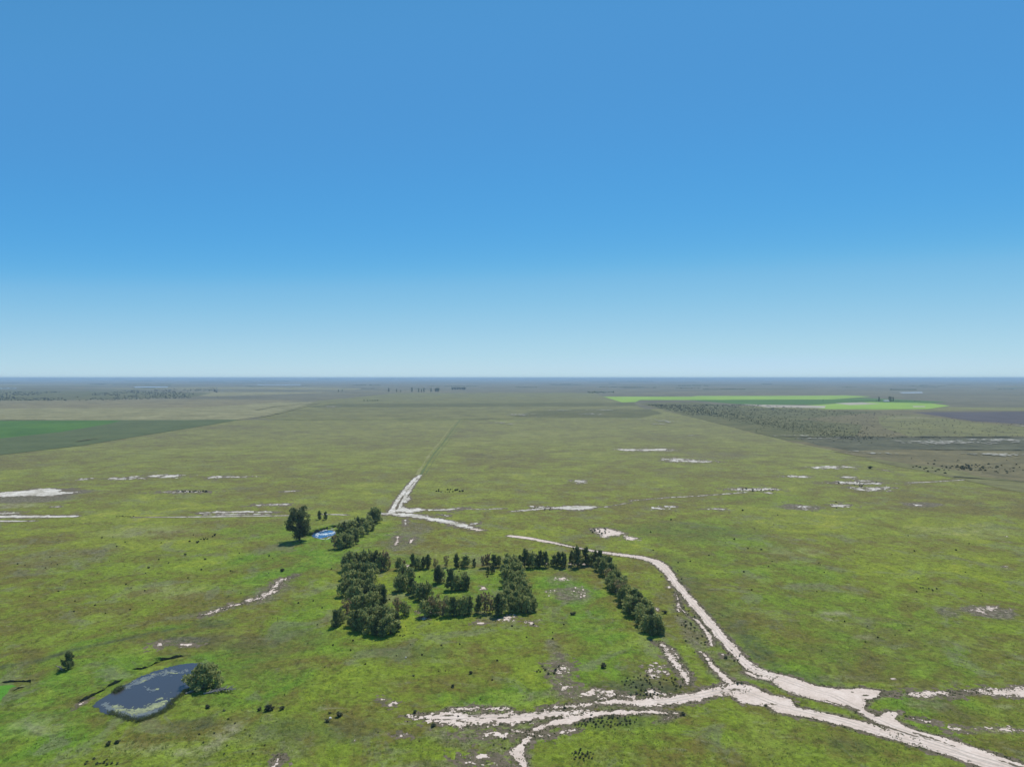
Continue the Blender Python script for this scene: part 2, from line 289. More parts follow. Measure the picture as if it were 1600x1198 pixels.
SOIL = [
 # road from the grove corner curving round to the fork
 L([(797,837,2.4),(830,841,2.4),(860,847,2.0),(880,851,1.5),(900,855.5,1.2)], .9),
 L([(898,855,1.4),(930,861,2.3),(965,866,2.6),(1000,870,3.0),(1022,876,3.4),(1036,885,3.0),(1045,895,2.6),(1054,908,2.2),(1066,923,2.1),(1090,950,2.1),(1114,979,2.2),(1138,1006,2.2),(1160,1030,2.1),(1180,1047,2.2),(1200,1056,2.6)], .9),
 PG([(1178,1040),(1200,1048),(1240,1058),(1275,1070),(1310,1075),(1345,1074),(1378,1079),(1372,1089),(1354,1094),(1350,1104),(1372,1120),(1385,1110),(1405,1113),(1397,1122),(1428,1139),(1470,1151),(1520,1167),(1570,1184),(1640,1207),(1640,1228),(1570,1209),(1520,1193),(1480,1180),(1420,1160),(1400,1150),(1372,1132),(1345,1116),(1320,1103),(1290,1096),(1255,1088),(1225,1076),(1205,1064),(1180,1050)], 1.0, 1.6),
 L([(1167,1050,.7),(1182,1057,1.2),(1200,1060,1.4)], .6),
 PG([(1125,1075),(1140,1063),(1160,1068),(1180,1074),(1205,1085),(1235,1092),(1245,1105),(1280,1111),(1320,1119),(1350,1127),(1400,1145),(1440,1158),(1430,1165),(1390,1153),(1350,1143),(1320,1134),(1290,1127),(1265,1121),(1240,1117),(1212,1113),(1200,1102),(1160,1098),(1150,1090),(1135,1084)], 1.0, 1.4),
 L([(1152,1074,2.8),(1120,1080,2.9),(1085,1088,3.0),(1050,1094,3.0),(1010,1097,2.6),(960,1096,1.8),(930,1098,1.3),(890,1103,.8),(850,1107,.5)], 1.3, 1.8),
 L([(990,1088,.5),(960,1085,.7),(935,1092,.4)], 1.5, 2.5),
 PG([(640,1118),(700,1112),(740,1114),(800,1115),(860,1111),(905,1109),(918,1111),(890,1118),(850,1123),(812,1130),(770,1132),(720,1136),(700,1130),(675,1125)], 2.3, 2.2, 4.5),
 L([(700,1107,.4),(740,1107,.6),(790,1106,.6)], 1.6, 1.5),
 L([(838,1138,1.2),(868,1129,1.9),(900,1122,1.6),(930,1115,1.7),(970,1112,1.6),(1010,1112,1.2),(1058,1114,.8)], 1.1, 1.3),
 L([(1030,1128,.3),(1045,1120,.6),(1058,1114,.8)], .9, 1),
 L([(828,1152,1.0),(815,1162,.8),(808,1176,1.6),(816,1190,1.0),(824,1205,1.0)], .9, 1.5),
 L([(800,1140,.3),(850,1150,.3),(905,1138,.3)], 1.4, 2.0),
 L([(1140,1066,1.6),(1126,1053,1.6),(1112,1040,1.0),(1103,1025,.6),(1095,1018,.3)], 1.0, 1.5),
 L([(1112,1008,.6),(1108,992,.7),(1097,978,.7),(1088,968,.5),(1075,962,.1),(1062,948,.3)], .7, 1.0),
 L([(1030,1003,.4),(1040,1014,.9),(1048,1027,1.1),(1058,1042,1.0),(1072,1058,1.5),(1074,1068,.5)], 1.4, 2.4),
 L([(1050,1012,.1),(1062,1030,.2),(1076,1052,.3)], .6, 1.0),
 L([(1056,925,.3),(1060,940,.5),(1060,955,.2)], .8, 1.2),
 E(1045,917,4,1.5,.2,.6), E(1027,952,2,2,.3,.8), E(1130,1023,3,1.5,.4), E(1024,1048,8,6,.9,2),
 # crossroads beyond the pond clump
 L([(592,802,2.6),(615,803,4.5),(640,805,5.5),(662,808,5.0),(690,813,4.5),(715,819,4.0),(735,824,3.0),(748,828,1.6)], 2.5, 4),
 L([(612,801,3),(616,790,1.7),(625,776,2.0),(636,762,2.0),(648,748,2.2),(657,742,1.5)], .9, 1.5),
 L([(622,799,2.0),(628,784,1.2),(637,770,1.8),(646,757,1.2),(656,745,1)], .9, 1.5),
 PG([(622,797),(628,790),(640,795),(652,793),(664,796),(655,799),(635,801)], 2.0, 3),
 PG([(628,784),(640,774),(642,779),(632,786)], 1.5, 2),
 L([(690,804,1),(700,806,1.5)], 1.5, 3), L([(735,819,.5),(745,817,1)], 1.5, 3),
 L([(633,812,1),(634,818,1.2),(631,821,.2)], .9, 2.5),
 L([(622,838,.8),(620,846,.7),(618,851,.4)], 1.2, 2.5), L([(646,840,.8),(641,848,.8)], 1.2, 2.5),
 L([(672,797,1),(700,796,3),(722,793.5,2)], 3, 5),L([(722,795,1.2),(760,795.5,1.2),(790,794,1.0)], 1, 1.5),
 # east-west track
 L([(-200,808,4),(0,807,4),(60,807,4),(120,806.3,2.5)], 1.6, 3), L([(-100,801,4),(15,802,4)], 4, 6),
 L([(-60,813.6,1.5),(36,814,1.5),(54,813.4,.5)], 1.2, 2),
 L([(210,808,.7),(300,807.4,.9),(345,806.8,1.7),(400,806,1.4),(460,805,1.0)], .5, 1.5),
 L([(310,801.5,1.6),(340,800,3),(400,799.5,2.4),(430,800,1)], 2.5, 4),L([(320,804,1),(420,803,1.2)], 1, 2),
 L([(505,803,1.0),(535,804,1.2),(545,804.5,.4)], .6, 1.2), L([(400,789,1),(445,788,2)], 3, 6),
 L([(440,768,1),(458,767,2)], 2, 5),
 # salt flats in the paddocks
 PG([(-60,770),(0,769),(40,766),(62,763.5),(88,764),(105,768),(118,769),(95,773),(72,776),(40,775),(0,777),(-60,778)], 6, 7, 9),
 E(132,748,7,1.5,.8,4), E(195,747.5,18,1.6,.8,6), E(210,744.5,6,1,.6,4), E(242,743.5,14,2,.7,5), E(268,744,18,1.8,.7,5),
 E(335,745.5,8,1.6,.8,5), E(362,745,22,1,.9,5), E(285,768.5,20,1,1.1,7), E(90,791.5,7,.8,.5,2),
 L([(802,799,1.2),(830,796,2.0),(870,793,3.0)], 3, 3), PG([(862,794),(880,791),(905,790),(938,791.5),(920,795),(895,796.5)], 2.8, 4),
 E(840,791.5,9,1,.9,3), L([(945,792,.6),(985,785,.6)], 1.2, 1), L([(985,782,.8),(1010,780,1),(1045,777,1),(1085,775,1),(1140,771,1.2),(1165,769,1.4)], 1.4, 1.5),
 E(1165,764.5,22,1.4,.9,6), E(1195,764,14,1.2,.8,5), E(1202,769.8,6,1,.4,3), E(1030,794.5,10,1.6,.9,3), E(1045,791,9,1,.8,3),E(1118,795,10,1,1,4),
 PG([(922,828),(930,825),(948,824),(960,828),(974,833),(960,836),(945,839),(936,834),(928,832)], 3.4, 3, 4.5),
 E(985,841,10,2,1.1,3),
 E(990,702.5,18,1.6,.6,8), E(1020,702.5,26,1.4,.6,8), E(1058,718,14,2,.8,8), E(1085,720.5,22,1.2,.9,8),
 E(905,752,8,2,1,5), E(1385,735,2,1,.5,3),
 E(1345,755,32,1.3,.7,6), E(1318,753.5,20,1.3,.7,6), E(1326,745.5,8,1.6,.7,5), E(1352,751,10,1,.6,5), E(1362,764,20,2.2,.8,6), E(1385,761.5,10,1,.7,4),
 E(1300,730,24,1.6,.9,7), E(1245,744,14,1.2,.8,6), E(1312,790,16,2,.9,5), E(1258,793,9,2,1,5), E(1435,789,6,1,.9,6),
 L([(1420,754,1),(1450,753,1.2),(1500,750,.8),(1525,748,1)], 1.2, 2),
 L([(1010,645,2),(1060,652,2)], 8, 14),
 # erosion gully on the left
 L([(465,898,.4),(452,902,.8),(438,906,1.0),(430,916,1.4),(422,926,1.3),(408,933,1.4),(398,938,1.0)], 2.3, 3.0, 2.6),
 L([(390,937,1.6),(378,943,.6),(362,945,1.2),(345,952,.8),(328,957,.8),(314,961,.4)], 2.0, 2.6, 2.6),
 E(292,1007,8,1.5,.7,2), E(250,1006,4,2,.6,3), E(128,1098,4,5,.4,1), E(597,1092,7,2.2,.6,1.5), E(614,1099,5,3,1.0,1.5),
 L([(436,1182,.3),(432,1192,.5),(425,1200,.5)], .6, 2), E(554,1156,1.5,1.5,.3,.4), E(626,1148,5,1.6,.9,1.5),
 E(755,1181,14,2.2,.9,2), E(762,1194,12,1.8,.8,2.5), E(735,1190,6,1.6,1,2), E(775,1148,16,2.5,1.1,3.0),
 E(663,965,6,2.4,.4,1.5), E(672,955,10,2,.8,2), E(755,919,4,2.5,.5,1), E(790,965,9,3,1.1,2), E(828,972,8,2.4,.8,2), E(750,973,5,1.3,.7,2),
 *[E(860+9*math.cos(k*2.4)*(k/7)**.5, 925+6*math.sin(k*2.4)*(k/7)**.5, 1.0, .8, .5, .1) for k in range(7)], *[E(904+13*math.cos(k*2.4)*(k/12)**.5, 924+9*math.sin(k*2.4)*(k/12)**.5, 1.2, 1.0, .5, .1) for k in range(12)], E(912,930,3,1.6,.5,.4), E(878,904,6,2,.9,.6), E(800,883,10,1.4,.7,1), E(822,881,5,1.6,.3,1), E(851,880,5,1.3,.3,1), E(895,880,6,1.6,.5,1), E(908,881,9,1.0,.5,1), E(636,884,6,1.8,.6,1),
 E(876,1045,6,5,1.1,4), E(884,1072,5,4,1,3), E(930,1082,18,4,1.2,3.5), E(1024,1082,12,3,1.1,2),
 # right edge
 PG([(1530,1083),(1555,1079),(1580,1077),(1600,1074),(1660,1070),(1660,1086),(1600,1088),(1570,1086)], 2.6, 2.5),
 L([(1385,1085,.3),(1440,1084,.6),(1500,1082,.7),(1540,1078,.6)], 1.8, 3), L([(1420,1120,.3),(1450,1127,.4)], .8, 1.5), E(1496,1140,6,2.5,.9,3),
 E(1545,950,9,2,1.2,3), E(1530,955,6,2,1,3), E(1450,1127,4,1,.8,2), E(1575,1139,16,2.0,1.2,1), E(1440,1085,10,2,1,2),
 E(1395,1060,3,1,.5,.3), E(1572,838,3,1,.5,.5), E(1595,829,3,1,.5,.5),
 E(1570,885,5,1,.6,.8),
]
def marching(name, x0, x1, y0, y1, sx, sy, z, mat, layer, shapes=SOIL, seed=3):
    nx = int(round((x1-x0)/sx))+1; ny = int(round((y1-y0)/sy))+1
    gx = np.linspace(x0, x1, nx); gy = np.linspace(y0, y1, ny)
    F = np.full((ny, nx), -1e3)
    for s in shapes:
        pad = s[3]*1.8 + 2
        a, b, c, d = bbox(s, pad)
        i0, i1 = max(0, int((a-x0)/sx)), min(nx, int((b-x0)/sx)+2)
        j0, j1 = max(0, int((c-y0)/sy)), min(ny, int((d-y0)/sy)+2)
        if i0 >= i1 or j0 >= j1: continue
        X, Y = np.meshgrid(gx[i0:i1], gy[j0:j1])
        n = fbm(X, Y, s[4]*1.3, 6, seed, 0.80)
        gr = fbm(X, Y, max(1.3*sx*2.2, .9), 3, seed+9, 0.9)
        base = sd(s, X, Y)
        f = base + s[2]*n*(2.6 if s[0] == 'E' else 2.0) + min(s[2], 3.0)*gr*(1.5 if s[0] == 'E' or s[2] > 1.25 else .6)
        if s[0] == 'E': f = f - 0.28*min(s[1][2], s[1][3])
        else: f = f - 0.22*s[2]
        if layer: f = f + s[3]*(0.85 + 2.4*fbm(X, Y, max(1.6, s[4]*.6), 4, seed+40, .7))
        F[j0:j1, i0:i1] = np.maximum(F[j0:j1, i0:i1], f)
    F[0, :] = F[-1, :] = -1; F[:, 0] = F[:, -1] = -1
    F = np.clip(F, -50, 50)
    P = F > 0
    case = P[:-1, :-1]*1 + P[:-1, 1:]*2 + P[1:, 1:]*4 + P[1:, :-1]*8
    V = []; idx = {}; faces = []
    def corner(i, j):
        k = ('c', i, j)
        if k not in idx: idx[k] = len(V); V.append((gx[i], gy[j], z))
        return idx[k]
    def edge(i, j, h):
        k = (h, i, j)
        if k not in idx:
            i2, j2 = (i+1, j) if h else (i, j+1)
            fa, fb = F[j, i], F[j2, i2]; t = fa/(fa-fb)
            t = min(max(t, .02), .98)
            idx[k] = len(V); V.append((gx[i]+(gx[i2]-gx[i])*t, gy[j]+(gy[j2]-gy[j])*t, z))
        return idx[k]
    js, is_ = np.nonzero(case)
    for j, i in zip(js.tolist(), is_.tolist()):
        c = int(case[j, i])
        seq = []
        cs = [(i, j), (i+1, j), (i+1, j+1), (i, j+1)]
        es = [(i, j, True), (i+1, j, False), (i, j+1, True), (i, j, False)]
        if c in (5, 10):
            for k in range(4):
                if c >> k & 1: faces.append((corner(*cs[k]), edge(*es[k]), edge(*es[(k+3) % 4])))
            continue
        for k in range(4):
            if c >> k & 1: seq.append(corner(*cs[k]))
            if (c >> k & 1) != (c >> ((k+1) % 4) & 1): seq.append(edge(*es[k]))
        faces.append(tuple(seq))
    me = bpy.data.meshes.new(name); me.from_pydata(V, [], faces); me.update()
    print(name, len(faces)); return link(name, me, mat)
# ------------------------------------------------------------------ ground
def axis(lo, hi, core0, core1, step, grow):
    a = [core0]
    while a[-1] < core1: a.append(a[-1]+step)
    s = step
    while a[-1] < hi: s *= grow; a.append(a[-1]+s)
    s = step; b = [core0]
    while b[-1] > lo: s *= grow; b.append(b[-1]-s)
    return np.array(sorted(set(b[1:] + a)))
gx = axis(-70000, 70000, -300, 300, 2.0, 1.045); gy = axis(-600, 62000, 150, 700, 2.0, 1.03)
X, Y = np.meshgrid(gx, gy)
A = {k: np.zeros(X.shape) for k in ('lush', 'brown', 'dry', 'dark', 'straw')}
A['dry'] = np.clip((Y-360)/900, 0, 1)**0.85
A['lush'] = np.clip((420-Y)/400, 0, .35) + 0*X
def paint(k, px, py, rx, ry, v=1.0, ns=None, soft=0.6):
    x, y = W(px, py); RX = rx*y/FPX; RY = .5*(W(CX, py-ry)[1]-W(CX, py+ry)[1])
    i0, i1 = np.searchsorted(gx, [x-RX*1.8, x+RX*1.8]); j0, j1 = np.searchsorted(gy, [y-RY*1.8, y+RY*1.8])
    XX, YY = X[j0:j1, i0:i1], Y[j0:j1, i0:i1]
    r = np.hypot((XX-x)/RX, (YY-y)/RY) + 0.45*fbm(XX, YY, ns or min(RX, RY)*.6, 4, int(px) % 97)
    m = np.clip((1.15-r)/soft, 0, 1)*v
    if v > 0: A[k][j0:j1, i0:i1] = np.maximum(A[k][j0:j1, i0:i1], m)
    else: A[k][j0:j1, i0:i1] = np.clip(A[k][j0:j1, i0:i1] + m, 0, 1)
def paint_shapes(k, shapes, width, v):
    for s in shapes:
        a, b, c, d = bbox(s, width*1.5)
        i0, i1 = np.searchsorted(gx, [a, b]); j0, j1 = np.searchsorted(gy, [c, d])
        if i1 <= i0 or j1 <= j0: continue
        XX, YY = X[j0:j1, i0:i1], Y[j0:j1, i0:i1]
        m = np.clip((sd(s, XX, YY)+width)/width, 0, 1)*v
        A[k][j0:j1, i0:i1] = np.maximum(A[k][j0:j1, i0:i1], m)
for args in [(700,925,110,48),(880,925,75,55),(930,980,60,30),(600,875,60,12),(455,880,110,45),(500,850,90,35),(80,1080,190,90),(40,1160,140,60),
             (350,1040,90,50),(690,925,70,30),(760,1085,120,22,),(430,1065,70,45),(1240,1030,180,50,.75),(1400,1010,160,60,.65),(1220,900,120,50,.6),(1120,845,120,40,.5),
             (530,1000,90,30,.8),(960,1040,80,60,.8),(830,1150,60,20,.6),(1450,1100,120,25,.9),(1320,960,200,50,.55),(340,1090,80,50,.9),(640,870,26,5,1),(560,840,90,25,.8),
             (610,1160,120,30,.5),(1050,1140,160,40,.5),(1480,1130,90,30,.7),(470,960,50,60,.8),(250,890,200,40,.35),(420,830,90,18,.6),(1200,780,90,14,.3),(1000,1070,110,40,.5),(1300,1160,160,30,.45)]:
    paint('lush', *args)
for args in [(640,835,42,30,.6),(690,865,90,16,.45),(875,1045,34,70,.6),(900,1085,110,18,.6),(720,1145,90,26,.55),(800,1165,60,30,.55),(1080,990,22,60,.6),(1150,1040,60,40,.45),
             (1540,955,50,12,.9),(1480,955,30,10,.6),(425,925,40,30,.6),(290,1000,60,8,.7),(540,1020,70,30,.35),(560,1130,80,30,.4),(450,1170,60,30,.5),(1120,1010,30,60,.5),
             (1450,1100,60,16,.5),(1320,1060,140,10,.5),(700,1000,60,20,.35),(100,870,110,22,.5),(60,775,90,14,.9),(1520,820,60,14,.4),(1290,850,130,20,.3),(880,905,35,18,.5),(890,930,45,18,.7),
             (1110,712,90,10,.5),(870,646,110,7,.9),(1250,792,50,6,.8),(1440,788,50,5,.8),(950,1180,90,20,.4),(1180,1180,60,20,.3),(670,1195,90,14,.6),(470,745,110,10,.3),(800,735,200,20,.3),
             (380,1130,60,40,.45),(310,1180,60,25,.5),(1010,1060,60,30,.45),(1300,930,90,14,.3),(250,1160,60,20,.4)]:
    paint('brown', *args)
for args in [(300,1132,36,14,.9),(330,975,40,10,.7),(290,1000,90,14,.5),(640,1020,70,18,.5),(1180,1010,24,34,.9),(1240,1060,60,16,.8),(1130,960,30,40,.5),(1000,1075,80,16,.9),(950,1125,60,14,.8),
             (540,1140,60,20,.6),(1330,1165,40,16,.6),(440,1140,60,24,.6),(1060,830,140,16,.4),(450,1000,60,30,.4),(1070,900,30,40,.5),(380,1010,60,14,.5)]:
    paint('dark', *args)
for args in [(358,1143,20,14,.8),(335,1162,18,10,.6),(285,1175,16,8,.7),(390,1150,40,14,.35),(215,1168,50,12,.35),(1310,958,26,4,.8),(1300,968,16,3,.8),(1355,995,30,4,.5),(60,1130,50,18,.35),
             (270,925,60,14,.35),(420,789,26,2,.8),(20,790,50,5,.7),(1560,1140,50,5,.6),(1570,1104,24,3,.6),(1460,1085,60,4,.4),(620,930,20,8,.2),(1280,1110,10,3,.3),(230,830,90,10,.35),(1500,830,90,10,.3),(1240,860,50,8,.3)]:
    paint('straw', *args)
paint_shapes('brown', [s for s in SOIL if s[0] != 'E'], 4.0, .75)
paint_shapes('brown', [s for s in SOIL if s[0] == 'E'], 3.0, .6)
# old wheel track running from the left edge to the middle, and the ditch line in front of it
paint_shapes('dark', [L([(0,1042,1.0),(60,1032,1.0),(120,1013,1.0),(185,1000,1.1),(240,988,1.0),(270,982,.8)])], 1.6, .95)
paint_shapes('lush', [L([(120,1006,1.5),(185,995,2),(240,983,2.5),(285,978,3)])], 3.0, .95)
ny, nx = X.shape
Z = 0.0*X
V = np.stack([X.ravel(), Y.ravel(), Z.ravel()], 1)
ii = (np.arange(ny-1)[:, None]*nx + np.arange(nx-1)[None, :]).ravel()
me = mesh_np('ground', V, np.stack([ii, ii+1, ii+nx+1, ii+nx], 1), 4)
for k, a in A.items():
    at = me.attributes.new(k, 'FLOAT', 'POINT'); at.data.foreach_set('value', a.ravel().astype(np.float32))
tag(link('ground', me, M['ground']), kind='structure')
print('ground', nx, ny)
tag(marching('trampled_soil', -300, 330, 168, 480, .45, .45, .012, M['fringe'], 1), kind='structure')
tag(marching('dirt_track', -300, 330, 168, 480, .35, .35, .03, M['soil'], 0), kind='structure')
tag(marching('trampled_soil', -620, 760, 480, 1250, 1.2, 2.0, .03, M['fringe'], 1), kind='structure')
tag(marching('salt_flat', -620, 760, 480, 1250, .8, 1.4, .08, M['salt'], 0), kind='structure')
# ------------------------------------------------------------------ far paddocks and fields
zi = [0]
def field(name, pts, mat, jit=0.25, sub=10, step=None):
    """flat sheet; outline given as photo pixels, edges broken up slightly in metres"""
    zi[0] += 1
    P = [W(*q) for q in pts]; out = []
    for i in range(len(P)):
        (x0, y0), (x1, y1) = P[i], P[(i+1) % len(P)]
        for k in range(sub):
            t = k/sub; x, y = x0+(x1-x0)*t, y0+(y1-y0)*t
            j = jit*y*0.012
            nn = fbm(np.array([x, x+900.]), np.array([y, y+300.]), y*.03, 3, zi[0])
            out.append((x+nn[0]*j, y+nn[1]*j*2, 0.02*zi[0]))
    bm = bmesh.new(); f = bm.faces.new([bm.verts.new(v) for v in out])
    if f.normal.z < 0: f.normal_flip()
    bmesh.ops.triangulate(bm, faces=[f]); bmesh.ops.recalc_face_normals(bm, faces=bm.faces)
    me = bpy.data.meshes.new(name); bm.to_mesh(me); bm.free()
    if me.polygons[0].normal.z < 0: me.flip_normals()
    return tag(link(name, me, mat), kind='structure')
def fm(name, *stops, s1=1/60, s2=1/9, sx=1, sy=1, rot=0): return mottled(name, list(stops), s1, s2, 0.0, sx, sy, rot, lo=.39, hi=.61)
m_grey = fm('grey_thatch', (0.115, 0.098, 0.058), (0.159, 0.137, 0.078), (0.197, 0.176, 0.090), (0.252, 0.216, 0.123), s1=1/90, s2=1/15)
m_tan = fm('dry_tan_grass', (0.140, 0.129, 0.065), (0.186, 0.174, 0.084), (0.234, 0.216, 0.107), (0.280, 0.262, 0.136), s1=1/90, s2=1/15)
m_olive = fm('olive_pasture', (0.104, 0.098, 0.048), (0.137, 0.132, 0.055), (0.163, 0.162, 0.062), (0.207, 0.196, 0.074), s1=1/90, s2=1/15)
m_far = fm('far_plain', (0.093, 0.088, 0.053), (0.121, 0.112, 0.069), (0.147, 0.137, 0.082), (0.186, 0.166, 0.098), s1=1/400, s2=1/60)
m_darkp = fm('dark_grassland', (0.067, 0.071, 0.030), (0.093, 0.096, 0.039), (0.115, 0.113, 0.044), (0.153, 0.141, 0.065), s1=1/80, s2=1/12)
m_scrubg = fm('scrub_floor', (0.093, 0.082, 0.043), (0.121, 0.107, 0.054), (0.153, 0.133, 0.065), (0.197, 0.167, 0.082), s1=1/50, s2=1/8)
m_brownp = fm('bare_brown_ground', (0.058,0.058,0.034), (0.078,0.078,0.046), (0.10,0.10,0.056), (0.135,0.13,0.08), s1=1/45, s2=1/9)
m_plough = fm('ploughed_soil', (0.062,0.056,0.060), (0.080,0.070,0.072), (0.10,0.088,0.088), s1=1/120, s2=1/14)
m_crop = fm('green_crop', (0.046, 0.106, 0.020), (0.063, 0.133, 0.022), (0.078, 0.161, 0.026), s1=1/160, s2=1/20)
m_crop2 = fm('dull_green_crop', (0.069, 0.087, 0.036), (0.086, 0.108, 0.042), (0.103, 0.124, 0.050), s1=1/70, s2=1/12)
m_lime = fm('bright_green_crop', (0.18, 0.29, 0.04), (0.22, 0.34, 0.05), (0.26, 0.39, 0.06), s1=1/250, s2=1/50)
m_pale = fm('pale_stubble', (0.28,0.25,0.19), (0.36,0.32,0.25), (0.45,0.41,0.34), s1=1/150, s2=1/30)
m_lake = mottled('far_water', [(0.30,0.36,0.42), (0.36,0.42,0.48)], 1/300, 1/80, 0, rough=.35, spec=.5)
field('pasture', [(-300,656),(400,656),(720,654),(1000,640),(1100,634),(1900,638),(1900,594),(-300,594)], m_far)
field('pasture', [(-300,657),(0,656),(380,655.5),(430,645),(480,636),(500,628),(330,628),(0,628),(-260,628)], m_tan)
field('pasture', [(-260,640),(0,638),(300,637),(380,632),(480,625),(300,624),(0,625),(-260,626)], m_grey)
field('pasture', [(480,656),(720,655.5),(900,653),(1010,640),(985,629),(942,620),(900,613.5),(620,614),(500,626),(430,645),(400,654)], m_olive)
field('pasture', [(330,619),(400,617),(480,614.5),(520,613),(420,612.3),(330,612.8),(250,616)], m_tan)
field('pasture', [(270,609),(500,606),(560,605),(470,604.6),(300,606)], m_tan)
field('pasture', [(480,636),(760,635.5),(1000,634),(990,629),(700,630),(520,631)], m_darkp)
field('pasture', [(800,651),(1000,653),(1035,646),(1015,639),(900,640),(830,643)], m_darkp)
field('pasture', [(620,617),(790,614),(930,614),(960,626),(780,628),(600,626)], m_olive)
field('scrubland', [(0,626),(130,624.5),(300,620),(330,614),(200,611),(0,610),(-260,611),(-260,627)], m_darkp)
field('scrubland', [(998,631),(1060,628),(1150,636),(1300,641),(1600,641),(1900,641),(1900,830),(1600,764),(1480,740),(1350,712.5),(1232,690),(1180,677),(1100,657)], m_scrubg, .45)
field('scrubland', [(1350,708),(1480,733),(1600,753),(1900,800),(1900,835),(1600,770),(1480,745),(1350,716)], m_olive, .7)
field('scrubland', [(1000,630),(1080,628),(1160,636),(1300,641),(1380,643),(1250,655),(1350,664),(1330,692),(1232,689),(1100,657)], m_darkp, .25)
field('pasture', [(1370,650),(1430,648),(1520,660),(1600,667),(1900,674),(1900,681),(1600,681),(1420,682),(1380,668)], m_olive, .3)
field('bare_ground', [(1240,684),(1400,683),(1600,683),(1900,681),(1900,726),(1600,712),(1500,716),(1480,729),(1420,722),(1350,708),(1280,696)], m_brownp, .25)
field('bare_ground', [(1300,706),(1420,702),(1600,705),(1900,712),(1900,735),(1600,722),(1520,728),(1440,728)], m_scrubg, .3)
field('bare_ground', [(1520,743),(1600,752),(1900,775),(1900,740),(1700,728),(1600,728),(1500,733)], m_scrubg, .6)
field('ploughed_field', [(1425,644),(1600,643),(1900,643),(1900,672),(1600,663),(1520,658)], m_plough, .05)
field('crop_field', [(-300,657),(0,656.6),(230,656.5),(375,655.6),(345,661),(290,670),(220,681),(130,696),(0,711),(-300,746)], m_crop2, .03)
field('crop_field', [(-300,659),(0,657.6),(190,657),(172,662),(95,675),(0,685),(-300,712)], m_crop, .06)
field('crop_field', [(942,619.6),(1080,619.6),(1090,618.6),(1200,618.5),(1320,617.8),(1362,619.5),(1300,624),(1180,624.5),(1075,624.8),(1000,625),(993,628),(972,628.5)], m_lime, .02)
field('crop_field', [(1075,624.9),(1300,624.3),(1345,621.5),(1400,624),(1480,628),(1455,629.5),(1300,630),(1280,632),(1200,633),(1150,631)], m_crop, .04)
field('crop_field', [(1250,634),(1300,631),(1360,628),(1455,630),(1485,634),(1450,639),(1380,639.5),(1290,639)], m_lime, .1)
field('stubble_field', [(1160,631.6),(1290,634),(1290,637.5),(1200,636.5)], m_pale, .3)
field('stubble_field', [(1305,630),(1345,628.5),(1375,631),(1330,633)], m_pale, .3)
field('stubble_field', [(1425,634.5),(1445,634.5),(1445,636),(1425,636)], m_pale, .3)
field('stubble_field', [(1375,652.5),(1440,651),(1470,653.5),(1400,654.5)], m_tan, .3)
rz = random.Random(77)
for i in range(26):
    py = 594.2 + (rz.random()**1.3)*17; px0 = rz.uniform(-200, 1650); ln = rz.uniform(90, 420); th = (py-591.5)*rz.uniform(.06, .16)
    if px0+ln > 930 and px0 < 1480 and py > 607: continue
    field('pasture', [(px0, py), (px0+ln*.4, py-rz.uniform(0, .2)), (px0+ln, py+.05), (px0+ln*.9, py+th), (px0+ln*.2, py+th*.9)], rz.choice([m_darkp, m_olive, m_grey, m_tan, m_darkp, m_crop2]), .4)
field('lake', [(208,604.3),(262,603.9),(262,605),(212,605.6)], m_lake, .1)
field('lake', [(1405,613),(1440,612.6),(1442,614),(1410,614.2)], m_lake, .1)
field('lake', [(400,600.9),(470,600.6),(470,601.5),(405,601.6)], m_lake, .1)
field('lake', [(-40,606.4),(25,606),(26,607.2),(-40,607.6)], m_lake, .1)
far_salt = [E(q[0], q[1], q[2]*.9, q[3]*.55, 1.9, 5) for q in [(1500,691,40,2.2),(1560,688,30,1.5),(1470,693,26,1.3),(1380,709.5,22,1.5),(1345,706,12,1.2),(1450,721,18,2.2),(1590,712,30,1.2),(1545,710,30,1.2),(1290,685.5,26,.7),
          (1220,681.2,24,.7),(1598,666,6,1.3),(815,648,9,1.6),(836,652,6,.6),(925,647.5,9,1.4),(1000,655,16,.6),(1040,659,8,1),(1028,663,5,1),(1030,657,7,.5),(1082,681.5,4,.8),(520,635.5,10,.7),(782,661,8,.5),(795,663,6,.6),(940,641,14,.4),(880,641.5,14,.5)]]
tag(marching('salt_flat', -800, 1600, 900, 2900, 3.0, 6.0, 1.3, M['dull_salt'], 0, far_salt), kind='structure')
def strip(name, pts, hw, mat, z, wob=.4):
    P = [W(a, b) for a, b in pts]; out = []
    for (x0, y0), (x1, y1) in zip(P[:-1], P[1:]):
        n = max(2, int(math.hypot(x1-x0, y1-y0)/6)); l = math.hypot(x1-x0, y1-y0)
        for k in range(n): out.append((x0+(x1-x0)*k/n, y0+(y1-y0)*k/n, -(y1-y0)/l, (x1-x0)/l))
    V = []; F = []
    for i, (x, y, ax, ay) in enumerate(out):
        q = fbm(np.array([x]), np.array([y]), 14, 4, 77, .8)[0]; q2 = fbm(np.array([x]), np.array([y]), 9, 4, 78, .8)[0]
        w0 = hw*max(.1, 1+wob*3*q); o = hw*wob*2*q2
        V += [(x+ax*(o-w0), y+ay*(o-w0), z), (x+ax*(o+w0), y+ay*(o+w0), z)]
        if i: F.append((2*i-2, 2*i, 2*i+1, 2*i-1))
    me = bpy.data.meshes.new(name); me.from_pydata(V, [], F); me.update()
    if me.polygons[0].normal.z < 0: me.flip_normals()
    return tag(link(name, me, mat), kind='structure')
m_lane = fm('lane_grass', (0.085,0.11,0.045), (0.11,0.14,0.05), (0.13,0.16,0.055), s1=1/20, s2=1/4)
m_yel = fm('yellow_verge', (0.16,0.16,0.06), (0.21,0.21,0.08), (0.27,0.26,0.12), s1=1/20, s2=1/4)
zt = 1.5
strip('lane', [(657,742),(665,729),(678,709),(690,695),(704,676),(719,655.8)], 1.2, m_lane, .12)
